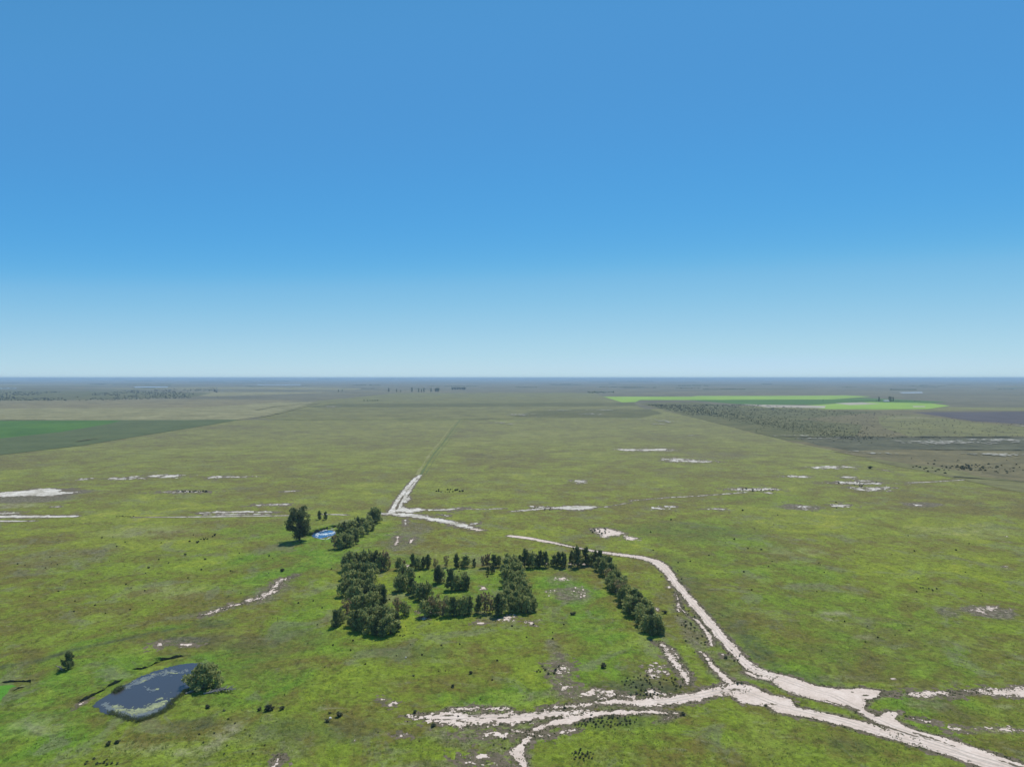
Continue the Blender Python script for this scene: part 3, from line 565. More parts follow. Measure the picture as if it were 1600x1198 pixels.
strip('lane', [(664,742),(672,729),(684,709),(696,695),(710,676),(724,657)], .5, m_lane, .14)
strip('lane', [(652,742),(659,729),(671,709),(684,695),(698,676),(713,657)], 1.2, m_yel, .11, .7)
strip('lane', [(430,655.8),(560,655.6),(719,655.4),(790,655.3),(860,655)], 3.0, m_lane, zt, .7)
strip('lane', [(0,656.2),(75,656.2)], 5.0, m_darkp, zt); strip('lane', [(120,690.5),(145,686.5),(160,685)], 2.5, m_darkp, zt)
strip('lane', [(375,654.8),(410,651.5),(440,645),(470,637),(500,629)], 4, m_tan, zt)
strip('lane', [(1060,645),(1100,657.5),(1180,677.5),(1232,690.5),(1350,713.5),(1480,742),(1600,768)], 3.0, m_yel, .13, .6)
strip('lane', [(1228,682.8),(1300,683.2),(1450,683),(1600,683.2),(1900,684)], 5, m_brownp, zt, .7)
strip('lane', [(1420,702.5),(1600,703.5),(1900,705)], 2.5, m_brownp, zt, .7)
strip('lane', [(1490,745),(1540,749),(1600,753),(1900,770)], 1.8, m_brownp, .9, .7)
strip('lane', [(400,641),(430,635),(470,631.5),(500,631)], 5, m_tan, zt)
m_rut = mottled('rut_soil', [(0.34, 0.28, 0.22), (0.46, 0.39, 0.33), (0.53, 0.46, 0.40)], 1/4, 1/.8, .1)
def rut(pts, offs, hw):
    P = [W(a, b) for a, b in pts]
    for o in offs:
        V = []; F = []; n = 0
        for k in range(len(P)-1):
            (x0, y0), (x1, y1) = P[k], P[k+1]; l = math.hypot(x1-x0, y1-y0); m = max(1, int(l/2))
            for i in range(m + (k == len(P)-2)):
                t = i/m; x, y = x0+(x1-x0)*t, y0+(y1-y0)*t; ax, ay = -(y1-y0)/l, (x1-x0)/l
                q = fbm(np.array([x]), np.array([y]), 9, 3, 5)[0]*.5; w0 = hw*(1+.7*fbm(np.array([x]), np.array([y]), 4, 2, 6)[0])
                V += [(x+ax*(o+q-w0), y+ay*(o+q-w0), .042), (x+ax*(o+q+w0), y+ay*(o+q+w0), .042)]
        for i in range(1, len(V)//2): F.append((2*i-2, 2*i, 2*i+1, 2*i-1))
        me = bpy.data.meshes.new('wheel_rut'); me.from_pydata(V, [], F); me.update()
        if me.polygons[0].normal.z < 0: me.flip_normals()
        tag(link('wheel_rut', me, m_rut), kind='structure')
rut([(905,856),(930,861),(965,866),(1000,870),(1022,876),(1036,885),(1045,895),(1054,908),(1066,923),(1090,950),(1114,979),(1138,1006),(1160,1030),(1180,1047),(1210,1057),(1260,1074),(1300,1086),(1345,1108)], (-.85, .85), .17)
rut([(1020,1096),(1050,1094),(1085,1088),(1120,1080),(1150,1076),(1180,1086),(1220,1102),(1270,1114),(1320,1126),(1380,1146),(1440,1163),(1500,1180),(1560,1198)], (-.85, .85), .17)
rut([(1345,1112),(1390,1134),(1440,1153),(1500,1173),(1560,1191),(1620,1212)], (-1.0, .8), .22)
rut([(690,1121),(760,1118),(820,1117),(880,1112)], (-.8, .8), .14)
tag(marching('grass_strip', 60, 330, 168, 260, .22, .22, .05, M['fringe'], 0, [L([(1290,1093,.3),(1330,1107,.5),(1352,1120,.6),(1372,1131,.6),(1398,1139,.5),(1425,1148,.5),(1470,1160,.1)], .5, 0, 2),
  L([(1420,1141,.3),(1440,1148,.9),(1462,1155,.5),(1490,1165,.2)], .8, 0, 1.5), L([(1560,1187,.2),(1580,1193,.5),(1610,1203,.6)], .6, 0, 1.5), L([(1320,1101,.3),(1338,1108,1.1),(1344,1110,.3)], .6, 0, 1.5),
  E(1332,1081,4,1.2,.3,0), E(1352,1086,5,1.2,.5,0), E(1353,1092,5,1.2,.5,0), E(1350,1126,3,1,.3,0), E(1205,1099,6,2,.4,0), L([(1137,1066,.3),(1133,1072,.5),(1126,1080,.3)], .5, 0, 1), E(1150,1077,8,1,.9,0)], 21), kind='structure')
tag(marching('grass_strip', -120, 60, 168, 260, .22, .22, .05, M['fringe'], 0, [L([(735,1119,.1),(760,1122,.5),(800,1121,.3)], .8, 0, 2), E(700,1117,6,1.2,.8,0), L([(655,1123,.1),(700,1124,.3),(740,1124,.1)], .7, 0, 1.5), E(1090,1096,6,1,.8,0), E(985,1094,8,.8,.6,0), E(722,1127,8,2,1,0)], 22), kind='structure')
# ------------------------------------------------------------------ foliage builders
def leaf_cloud(centres, radii, n_per, size, seed, flat=0.5, up=0.3):
    r = np.random.default_rng(seed); C = []; 
    for (c, ra), n in zip(zip(centres, radii), n_per):
        d = r.normal(size=(n, 3)); d /= np.linalg.norm(d, axis=1)[:, None]
        rr = ra*(0.35+0.75*r.random(n)**.7)[:, None]
        C.append(np.array(c) + d*rr*np.array([1, 1, .85]))
    C = np.concatenate(C); n = len(C)
    C[:, 2] = np.maximum(C[:, 2], 0.05)
    a = r.normal(size=(n, 3)); a[:, 2] += up; a /= np.linalg.norm(a, axis=1)[:, None]
    b = np.cross(a, r.normal(size=(n, 3))); b /= np.linalg.norm(b, axis=1)[:, None]
    s = (size*(0.6+0.8*r.random(n)))[:, None]
    V = np.stack([C-a*s, C+b*s*flat, C+a*s, C-b*s*flat], 1).reshape(-1, 3)
    F = np.arange(4*n).reshape(n, 4)
    return V, F
def crown_centres(kind, h, w, seed):
    r = random.Random(seed); cs = []; ra = []
    n = {'round': 40, 'column': 30, 'sparse': 22, 'gum': 60, 'cone': 22, 'wide': 70}[kind]
    for i in range(n):
        t = (i+.5)/n
        if kind == 'round':
            z = h*(0.12+0.80*t); prof = math.sin(math.pi*min(1, .22+.74*t))**.6*1.02; k = (.16-.04*t)*w
        elif kind == 'column':
            z = h*(0.10+0.86*t); prof = (1-.55*t)*math.sin(math.pi*min(1, .25+.7*t))**.4; k = .17*w
        elif kind == 'sparse':
            z = h*(0.12+0.82*t); prof = .45+.7*t; k = .12*w
        elif kind == 'wide':
            z = h*(0.06+.84*t); prof = (1-.45*t)*math.sin(math.pi*min(1, .3+.62*t))**.4*1.1; k = .075*w
        elif kind == 'cone':
            z = h*(0.08+0.9*t); prof = (1-t)**.8+.08; k = .12*w
        else:
            z = h*(0.14+0.82*t); prof = (.50+.70*t)*math.sin(math.pi*min(1, .14+.78*t))**.45*1.05; k = .12*w
        a = r.uniform(0, 2*math.pi); q = math.sqrt(r.uniform(.1, 1))*w/2*prof*r.uniform(.7, 1.12)
        cs.append((math.cos(a)*q, math.sin(a)*q, z+r.uniform(-.04, .04)*h)); ra.append(k*r.uniform(.7, 1.35))
    # leading shoots that break the outline
    for i in range(8 if kind != 'gum' else 18):
        a = r.uniform(0, 2*math.pi); q = w*r.uniform(.02, .44)
        z0 = h*r.uniform(.78, 1.03) - q*.6*(kind != 'sparse')
        for j in range(2): cs.append((math.cos(a)*q*(1+.06*j), math.sin(a)*q*(1+.06*j), z0+j*.07*h)); ra.append(w*(.058-.02*j))
    return cs, ra
def tree_proto(kind, name, h, w, leaf, mat, seed, dens=1.0, trunk_r=.16):
    root = bpy.data.objects.new(name, None); root.empty_display_size = 1
    cs, ra = crown_centres(kind, h, w, seed)
    n_per = [int(dens*max(14, 95*(q/ max(ra))**1.6)) for q in ra]
    V, F = leaf_cloud(cs, ra, n_per, leaf, seed)
    crown = bpy.data.objects.new('crown', mesh_np('crown', V, F, 4)); crown.data.materials.append(mat); crown.parent = root
    mb = MB(); r = random.Random(seed+5)
    top = h*.8
    pts = [(0, 0, -.2)] + [(r.uniform(-.05, .05)*w*t, r.uniform(-.05, .05)*w*t, top*t) for t in (.12, .3, .5, .75, 1)]
    mb.tube(pts, [trunk_r*q for q in (1.25, 1, .8, .6, .35, .08)], 7)
    for i in range(0, len(cs), 2):
        c = cs[i]; z0 = max(.15*h, c[2]*r.uniform(.45, .7)); t0 = min(.95, z0/top)
        j = min(4, int(t0*5)); b = pts[j+1] if j+1 < len(pts) else pts[-1]
        mid = ((b[0]+c[0])*.5, (b[1]+c[1])*.5, (z0+c[2])*.5 + .04*h)
        mb.tube([(b[0]*.8, b[1]*.8, z0), mid, c], [trunk_r*.45*(1-.5*t0), trunk_r*.28, trunk_r*.08], 4)
    tm = mb.mesh('trunk'); tm.materials.append(M['bark']); trunk = bpy.data.objects.new('trunk', tm); trunk.parent = root
    return root, trunk, crown, h
def place_tree(proto, px, py, hm, label, cat='tree', group=None, name=None, wscale=1.0, pz=0.0, xy=None):
    root, trunk, crown, h0 = proto
    r = root.copy()
    if name: r.name = name
    COL.objects.link(r)
    x, y = xy if xy else W(px, py)
    s = hm/h0
    r.location = (x, y, pz); r.rotation_euler = (0, 0, random.uniform(0, 6.28)); r.scale = (s*wscale, s*wscale, s)
    for c in (trunk, crown):
        k = c.copy(); COL.objects.link(k); k.parent = r
    return tag(r, label, cat, group)
PT = {}
for i in range(4): PT['round%d' % i] = tree_proto('round', 'thicket_tree', 7, 5.7, .40, M['leaf'], 20+i, .55)
for i in range(3): PT['column%d' % i] = tree_proto('column', 'thicket_tree', 7, 4.3, .36, M['leaf_dark'], 40+i, .55, .14)
for i in range(2): PT['sparse%d' % i] = tree_proto('sparse', 'thicket_tree', 7, 5.0, .32, M['leaf_red'], 60+i, .5, .13)
PT['gum'] = tree_proto('gum', 'gum_tree', 19, 15.5, .50, M['leaf_dark'], 80, 1.7, .5)
PT['cone'] = tree_proto('cone', 'ragged_tree', 6.5, 6.6, .3, M['leaf_dark'], 83, 1.9, .2)
PT['wide'] = tree_proto('wide', 'bushy_tree', 7.4, 13, .34, M['leaf'], 85, 1.3, .25)
PT['far0'] = tree_proto('column', 'gum_tree', 20, 10, .8, M['leaf_dark'], 87, .5, .4)
PT['far1'] = tree_proto('gum', 'gum_tree', 20, 18, .9, M['leaf_dark'], 88, .5, .4)
ORD = 'first second third fourth fifth sixth seventh eighth ninth tenth eleventh twelfth thirteenth fourteenth fifteenth sixteenth seventeenth eighteenth nineteenth twentieth'.split()
def row(where, frm, pts, kinds, hpx, look=None, group='trees of the walled-in grove', key=0):
    pts = sorted(pts, key=lambda q: q[key])
    for i, q in enumerate(pts):
        px, py = q[0], q[1]; k = kinds[(i*7+len(pts)) % len(kinds)] if len(q) < 3 else q[2]
        kk = k + str(random.randrange({'round': 4, 'column': 3, 'sparse': 2}[k]))
        desc = {'round': 'bushy tree', 'column': 'slim dark tree', 'sparse': 'thin brownish tree'}[k]
        hm = hpx*(q[3] if len(q) > 3 else 1)*random.uniform(.88, 1.14)*dist(py)/FPX
        place_tree(PT[kk], px+random.uniform(-1, 1), py+random.uniform(-.6, .6), hm, '%s, %s %s %s' % (desc, ORD[i], frm, where), group=group,
                   wscale=random.uniform(.80, 1.02)*(1.16 if 'slanting' in where or 'near left clump' in where or 'right of the blue' in where else 1))
G = 'trees of the square grove'
R_, C_, S_ = 'round', 'column', 'sparse'
row("in the rearmost line of the grove's left block", 'from the left', [(546,892),(557,889),(567,887),(577,887),(587,888),(596,891),(600,890,S_)], [R_,R_,C_], 27, group=G)
row("in the left block's second line", 'from the left', [(543,904),(552,903),(562,902),(572,903),(581,905)], [R_], 25, group=G)
row("in the left block's third line", 'from the left', [(539,916),(549,917),(559,916),(569,917),(578,915)], [R_], 25, group=G)
row("in the left block's fourth line", 'from the left', [(535,931),(545,930),(555,930),(565,931),(574,929)], [R_], 26, group=G)
row("in the left block's fifth line", 'from the left', [(551,944),(561,945),(571,943),(581,942),(591,941),(600,943)], [R_,R_,C_], 27, group=G)
row("in the left block's front line", 'from the left', [(556,955),(566,954),(576,950),(586,947)], [R_], 24, group=G)
row("just below the grove's left block", 'from the left', [(524,979,C_,1.2),(530,973,R_),(540,963,S_)], [R_], 24, group=G)
row("in the three beside the left block's foot", 'from the left', [(622,960,S_),(632,961,R_,.9),(617,955,S_,.8)], [S_], 24, group=G)
row("in the upper line of the near left clump", 'from the left', [(550,977),(562,976),(574,975),(588,973),(600,974),(612,977)], [R_], 26, group=G)
row("in the front line of the near left clump", 'from the left', [(557,984),(569,985),(580,989),(590,992),(601,992),(611,988),(621,984)], [R_,C_,R_], 28, group=G)
row("in the clump inside the grove, left of centre", 'from the left', [(622,923,R_,1.1),(632,922),(630,910),(640,912),(642,926,C_),(648,931),(657,936),(661,941,C_),(668,934,R_,.9)], [R_], 26, group=G)
row("of the lone trees in the grove's clearing", 'from the left', [(683,911,C_,1.15),(689,910,R_,.9),(704,921,C_,1.1),(711,921,R_),(725,920,R_,1.0),(729,921,C_,.8),(762,896,C_,.45),(769,896,C_,.45)], [R_], 26, group=G)
row("of the thin line behind the grove's clearing", 'from the left', [(608,888,S_,.7),(623,890,R_,.9),(631,887,S_,.7),(646,890,C_,1.25),(653,889,R_),(662,888,C_),(669,887,C_,.95),(681,889,S_,.7),(696,886,S_,.8),(713,886,C_,.95),(728,886,R_,1.05),(741,885,C_,.6),(757,886,S_,.9),(763,885,S_,.95),(771,887,C_,1.1),(779,885,R_,.8)], [R_], 20, group=G)
row("of the row along the grove's right rear", 'from the left', [(793,886,R_),(803,886,R_),(812,887,C_),(819,887,C_,1.15),(832,886,R_),(838,885,C_),(845,886,C_,1.25),(854,886,C_,1.25),(866,884,R_,.85),(873,885,C_,.95),(881,887,C_,1.15),(892,883,C_,.95),(903,886,C_,1.35),(916,883,C_,1.15),(925,882,R_,.8),(931,883,C_)], [R_], 21, group=G)
row("in the middle belt's rear half", 'counted from the back', [(797,892),(807,894),(790,896),(802,902),(792,906),(811,903),(797,914),(807,914),(789,916),(815,919),(801,923)], [R_], 25, key=1, group=G)
row("in the middle belt's near half", 'counted from the back', [(792,928),(810,927),(820,931),(800,936),(813,939),(793,942),(825,942),(805,949),(817,952),(829,951),(797,956),(810,957),(824,957),(833,955,R_,.8)], [R_], 26, key=1, group=G)
row("of the ragged row along the grove's front", 'from the left', [(664,962,R_),(673,961,S_,.9),(682,959,R_),(691,963,S_,.8),(699,961,R_),(709,961,C_),(717,960,R_),(727,959,R_,1.1),(734,959,C_),(748,957,C_,.9),(757,957,S_,1.0),(765,957,S_),(777,961,C_,1.3),(785,960,R_,1.0)], [R_], 27, group=G)
row("of three behind the grove's ragged front row", 'from the left', [(676,948,R_,.75),(685,944,S_,.7),(697,950,R_,.75)], [R_], 26, group=G)
row("in the right slanting hedge's far half", 'counted from the back', [(938,884),(945,888),(936,890),(951,893),(944,898),(955,902),(950,908,S_),(961,910),(957,917),(967,919),(962,925)], [R_,R_,C_], 22, key=1, group=G)
row("in the right slanting hedge's near half", 'counted from the back', [(973,928),(969,934,S_),(979,938),(975,944),(988,946),(983,953),(997,955,C_),(991,960),(1007,961),(1000,967),(1013,970),(1004,976),(1019,979,C_),(1010,985),(1025,988),(1018,992,C_),(1032,991,R_,.75)], [R_], 27, key=1, group=G)
GP = 'trees of the clump by the small blue pond'
row("in the far line right of the blue pond", 'from the left', [(530,838),(538,836),(546,833),(553,831),(560,829),(568,826),(575,823),(582,820),(589,816,R_,1.1),(584,814)], [R_,R_,C_], 19, group=GP)
row("in the middle line right of the blue pond", 'from the left', [(536,848),(545,846),(554,843),(563,838),(571,833),(579,828)], [R_], 18, group=GP)
row("in the near line right of the blue pond", 'from the left', [(523,857,S_),(531,857),(539,856),(547,853),(555,849)], [R_,C_], 18, group=GP)
row("of two small trees behind the blue pond", 'from the left', [(500,811,C_),(510,811,C_,.85)], [C_], 13, group=GP)
place_tree(PT['gum'], 468, 844, 19.5, 'tall dark gum tree with a wide top, left of the small blue pond', name='gum_tree')
place_tree(PT['wide'], 320, 1070, 7.4, 'wide bushy tree at the right end of the algae-covered pond', name='bushy_tree')
place_tree(PT['cone'], 106, 1045, 5.6, 'ragged dark conical tree alone on the grass at the left', name='ragged_tree', wscale=.9)
# far gums on the skyline
GF = 'far gum trees on the plain'
fg = [(529,612,3.2,0),(534.5,612,3,0),(607.5,612.2,5,0),(619.5,612.5,4,0),(626,612.5,3,0),(643.5,612.5,6,0),(654,612.5,5,0),(658.5,612.5,4,0),(662.5,612.5,5.5,0),(673.5,612.3,5,0),(681,612,4.5,1),(684.5,612,4.8,1)]
for i, (a, b, h, k) in enumerate(fg):
    place_tree(PT['far%d' % k], a, b, h*dist(b)/FPX*1.2, 'tiny far gum tree, %s from the left in the scattered skyline row' % ORD[i], group=GF, name='gum_tree')
for i, a in enumerate((707,711,715,719,723,726)):
    place_tree(PT['far1'], a, 608.8, 3.8*dist(608.8)/FPX, 'gum in the dense dark far clump, %s from the left' % ORD[i], group=GF, name='gum_tree', wscale=1.3)
for i, (a, b, h) in enumerate([(1373.5,627.5,7.5),(1389.5,627.3,8),(1392,627.3,7.5),(1395.5,627.3,7),(1370,627.3,3),(1286,627,3)]):
    place_tree(PT['far0'], a, b, h*dist(b)/FPX, ['dark upright gum left of the far white farmhouse','tall gum just right of the far white farmhouse','middle one of the three gums right of the far white farmhouse','outermost of the three gums right of the far white farmhouse','small low tree left of the tall gum by the farmhouse','small tree alone by the pale strip in the far green field'][i], group='gums round the farmhouse', name='gum_tree', wscale=.9)
# low dark thicket in front of the far gums
for i, a in enumerate((569,574,578,582,586,590)):
    place_tree(PT['round%d' % (i % 4)], a, 626.3, 1.9*dist(626)/FPX, 'low dark tree in the short thicket on the plain, %s from the left' % ORD[i], group='low thicket on the plain', name='thicket_tree', wscale=1.6)
# ------------------------------------------------------------------ farmhouse
def farmhouse():
    x, y = W(1384.5, 627.6); s = y/FPX
    r = bpy.data.objects.new('farmhouse', None); COL.objects.link(r); r.location = (x, y, 0)
    mw = mottled('whitewash', [(0.62,0.60,0.56),(0.74,0.72,0.68)], 1, 4, 0); mr = mottled('tin_roof', [(0.42,0.43,0.44),(0.55,0.56,0.57)], 1, 3, 0, rough=.5, spec=.4)
    md, _, b = newmat('dark_opening', .6, .3); b.inputs['Base Color'].default_value = (.03, .03, .035, 1)
    w2, d2, h = 11.0, 5.0, 4.2
    mb = MB(); mb.box(-w2, w2, -d2, d2, 0, h)
    link('wall', mb.mesh('wall'), mw, r)
    me = bpy.data.meshes.new('roof'); e = .7
    me.from_pydata([(-w2-e,-d2-e,h-.05),(w2+e,-d2-e,h-.05),(w2+e,d2+e,h-.05),(-w2-e,d2+e,h-.05),(-w2-e,0,h+2.6),(w2+e,0,h+2.6)], [], [(0,1,5,4),(2,3,4,5),(3,0,4),(1,2,5),(0,3,2,1)]); me.update()
    rf = link('roof', me, mr, r)
    mb = MB(); mb.box(5, 6, .8, 1.8, h+1, h+3.4); link('chimney', mb.mesh('chimney'), mw, rf)
    for cx in (-8, -4, 4, 8):
        mb = MB(); mb.box(cx-.7, cx+.7, -d2-.06, -d2+.02, 1.2, 2.7); link('window', mb.mesh('window'), md, r)
    mb = MB(); mb.box(-.6, .6, -d2-.06, -d2+.02, 0, 2.3); link('door', mb.mesh('door'), md, r)
    tag(r, 'low white farmhouse with tin roof among dark gums by the far green field', 'farmhouse')
farmhouse()
# ------------------------------------------------------------------ small shrubs
def shrub_mesh(seed, n=90, leaf=.16, w=1.0, h=.9):
    r = random.Random(seed); cs = []; ra = []
    for i in range(7):
        a = r.uniform(0, 6.28); q = r.uniform(0, .36)*w
        cs.append((math.cos(a)*q, math.sin(a)*q, h*r.uniform(.15, .75))); ra.append(w*.22)
    return mesh_np('shrub', *leaf_cloud(cs, ra, [n//7]*7, leaf, seed, .55, .6), 4)
SH = [shrub_mesh(100+i) for i in range(5)]
for s in SH: s.materials.append(M['leaf_scrub'])
SHB = [shrub_mesh(120+i, 160, .2, 1.2, .95) for i in range(4)]
for s in SHB: s.materials.append(M['leaf_scrub'])
def shrub(px, py, wpx, label, group=None, name='shrub', big=False, hk=1.0):
    x, y = W(px, py); s = wpx*y/FPX
    o = link(name, random.choice(SHB if big else SH), None, None, (x, y, 0))
    o.rotation_euler = (0, 0, random.uniform(0, 6.28)); o.scale = (s, s, s*random.uniform(.5, .75)*hk)
    return tag(o, label, 'shrub', group)
SCAT = []
def scat(n, px, py, rx, ry, w, label, group, seed, tilt=0):
    r = random.Random(seed)
    for i in range(n*2):
        a = r.uniform(0, 6.28); q = math.sqrt(r.random()); u = math.cos(a)*q*rx
        k = w*r.uniform(.4, 1.2); SCAT.append((px+u, py+math.sin(a)*q*ry+u*tilt, k, k*.7))
def cluster(n, px, py, rx, ry, w, label, group, seed, tilt=0):
    r = random.Random(seed); pts = []
    tries = 0
    while len(pts) < n and tries < 4000:
        tries += 1
        a = r.uniform(0, 6.28); q = math.sqrt(r.random())
        u, v = math.cos(a)*q*rx, math.sin(a)*q*ry + 0
        v += u*tilt
        p = (px+u, py+v)
        if all(abs(p[0]-o[0]) > w*.9 or abs(p[1]-o[1]) > w*.45 for o in pts): pts.append(p)
    for p in pts: shrub(p[0], p[1], w*r.uniform(.65, 1.35), label, group)
cluster(46, 948, 1128, 50, 9, 4.6, 'small dark tussock shrub in the crowded patch under the lower pale track', 'tussock shrubs below the lower track', 1, -.08)
cluster(20, 910, 1180, 18, 9, 5.2, 'small dark shrub in the tight bunch at the bottom middle of the plain', 'shrubs in the bunch at the bottom', 2)
cluster(42, 1020, 1068, 48, 13, 4.6, 'dark tussock shrub in the patch just above the pale track west of the fork', 'tussock shrubs above the track', 3, .06)
cluster(12, 1010, 1084, 30, 3, 5.5, 'dark shrub in the line hugging the upper edge of the pale track', 'shrubs along the track edge', 4)
cluster(22, 1078, 985, 26, 30, 3.8, 'small dark shrub dotted between the slanting hedge and the road', 'shrubs between hedge and road', 5, .9)
cluster(8, 1077, 978, 10, 5, 4.2, 'dark shrub in the knot beside the eroded footpath near the road', 'shrubs beside the footpath', 6, .3)
cluster(14, 940, 830, 18, 5, 4.0, 'small dark shrub around the white salt patch above the grove', 'shrubs round the white salt patch', 7)
cluster(12, 858, 1045, 24, 8, 4.6, 'low shrub on the worn brown ground in front of the grove', 'shrubs on the worn ground', 8)
cluster(10, 615, 992, 24, 2.5, 3.4, 'small dark shrub in front of the near left clump of the grove', 'shrubs below the near left clump', 9)
cluster(9, 195, 807, 14, 1, 3.2, 'tiny dark shrub beside the pale track at the left', 'shrubs beside the left track', 10)
scat(8, 320, 842, 16, 3, 2.6, 'tiny dark shrub in the loose group on the left paddock', 'shrubs on the left paddock', 11, -.4)
scat(14, 300, 768, 26, 1.2, 2.4, 'tiny dark shrub along the thin salt streak in the left paddock', 'shrubs on the salt streak', 12)
cluster(7, 862, 795, 60, 2, 3.2, 'small dark shrub beside the long salt streak beyond the grove', 'shrubs by the long salt streak', 13)
cluster(12, 1185, 766, 34, 2, 3.6, 'small dark shrub round the salt streaks right of centre', 'shrubs round the right salt streaks', 14)
cluster(10, 1345, 757, 40, 5, 3.2, 'small dark shrub beside the white salt pans at the right', 'shrubs by the right salt pans', 15)
scat(9, 700, 767, 24, 3, 3.0, 'small dark shrub on the broken salt streak beyond the crossroads', 'shrubs beyond the crossroads', 16)
cluster(6, 1450, 921, 14, 2, 3.2, 'small black shrub in the short line on the right paddock', 'shrubs on the right paddock', 17, .3)
cluster(8, 790, 1163, 26, 12, 3.6, 'small dark shrub beside the pale gully at the bottom edge', 'shrubs by the bottom gully', 18)
cluster(10, 160, 1190, 34, 6, 5.0, 'dark rounded shrub at the bottom left corner of the plain', 'shrubs at the bottom left', 19)
cluster(7, 1148, 1022, 12, 14, 3.8, 'small dark shrub between the footpath and the big road', 'shrubs between footpath and road', 20, .8)
scat(30, 640, 1000, 260, 130, 2.6, 'tiny dark shrub scattered on the open grass around the grove', 'tiny shrubs on open grass', 21)
scat(30, 1250, 900, 300, 120, 2.4, 'tiny dark shrub scattered on the grassland right of the road', 'tiny shrubs on the right grassland', 22)
scat(24, 230, 900, 220, 70, 2.4, 'tiny dark shrub scattered on the left grassland beyond the ponds', 'tiny shrubs on the left grassland', 23)
cluster(14, 370, 1150, 60, 30, 3.4, 'low dark shrub on the rough grass right of the algae pond', 'shrubs right of the algae pond', 24)
for a, b, wd, lb in [
 (405,1109,7,'dark shrub, leftmost of the three in a row below the grass right of the pond'), (420,1109,13,'broad dark shrub, middle of the three in a row right of the pond'),
 (440,1108,8,'dark shrub, rightmost of the three in a row right of the pond'), (515,1114,6,'small dark shrub above the shrub with the white stone'),
 (530,1119,11,'broad dark shrub right of the shrub with the white stone'), (511,1127,8,'black shrub with a white stone behind it'),
 (648,1113,7,'dark round shrub above the left end of the pale track'), (677,1134,9,'dark shrub standing on the pale track left end'),
 (655,1158,4,'small black shrub below the left end of the pale track'), (591,1144,3.5,'very small dark shrub on green grass left of the pale track'),
 (736,1052,7,'dark shrub, upper one of two on the grass in front of the grove'), (707,1073,7,'dark shrub, lower one of two on the grass in front of the grove'),
 (646,1056,5,'small dark shrub on grass below the near left clump'), (690,1008,4.5,'small dark shrub below the front row of the grove'),
 (943,1042,10,'wide dark shrub on the grass between grove and pale track'), (170,1163,9,'dark shrub, left one of a pair below the algae pond'),
 (183,1160,9,'dark shrub, right one of a pair below the algae pond'), (232,887,6,'black shrub alone on the left paddock, lowest of three'),
 (289,867,5,'black shrub on the left paddock, uppermost of three'), (320,874,5,'black shrub on the left paddock, right one of three'),
 (441,892,8,'dark shrub left of the thick block of the grove'), (518,889,4,'tiny dark shrub between left shrub and the grove'),
 (1153,1068,6,'black shrub on the pale soil of the fork, left of a pair'), (1158.5,1068,6,'black shrub on the pale soil of the fork, right of a pair'),
 (1197,1102,6,'black shrub on the lower edge of the pale fork'), (1134,1028,7,'black shrub on dark grass left of the big road'),
 (924,1117,5,'small dark shrub on the lower pale track'), (882,1106,6,'small dark shrub between the two pale tracks'),
 (1038,958,8,'dark shrub near the right side of the slanting hedge'), (895,960,8,'low dark shrub on the grass right of the middle belt'),
 (1360,732,7,'dark round bush alone beside the salt streaks at the right'),
 (325,1105,8,'grey shrub on the bank right of the algae pond'), (350,1110,6,'small dark shrub below the fallen branches'),
 (1068,1116,7,'brown shrub at the right tip of the lower pale track'), (185,1078,9,'dark reed clump on the far bank of the algae pond')]:
    shrub(a, b, wd, lb, big=wd > 6)
# scrub bushes of the right-hand plain: the largest as things, the rest as one mass
r = random.Random(5)
def in_scrub():
    q = r.random()
    if q < .46:                                           # dense diagonal along the paddock edge
        t = r.random()**.9; px = 1020+t*340; base = 634+t*62 if t < .75 else 680+(t-.75)*60
        return px + r.gauss(0, 10), base - abs(r.gauss(0, 9))*(.5+t) - 1
    if q < .82: return 1010+(r.random()**1.4)*420, 632.5+(r.random()**1.6)*17
    if q < .955: return r.uniform(1180, 1600), r.uniform(650, 692)
    if q < .965: return 1508+r.gauss(0, 14), 730+r.gauss(0, 2.5)
    if q < .985: return r.uniform(1180, 1600), r.uniform(650, 681)
    return r.uniform(1420, 1600), r.uniform(715, 740)
def okscrub(px, py):
    edge = 632 + (px-1000)*.25 + max(0, px-1240)*(-.02)
    return py < edge-2 and py > (632 if px < 1180 else 632+(px-1180)*.07)
pts = []
while len(pts) < 4200:
    p = in_scrub()
    if okscrub(*p): pts.append(p)
pts.sort(key=lambda p: -p[1])
for p in pts[:95] + random.Random(3).sample(pts[95:900], 150):
    wd = r.uniform(1.2, 2.6) if p[1] < 715 else r.uniform(1.6, 4.2)
    zn = 0 if p[1] > 712 else (1 if p[0] > 1240 and p[1] > 648 else 2)
    shrub(p[0], p[1], wd, ['dark scrub bush on the brown ground near the right edge', 'dark scrub bush dotted over the open grey-olive plain at the right',
          'dark scrub bush in the dense belt below the bright green field'][zn], ['scrub bushes on the brown ground', 'scrub bushes on the open right plain', 'scrub bushes of the dense belt'][zn], 'scrub_bush', True)
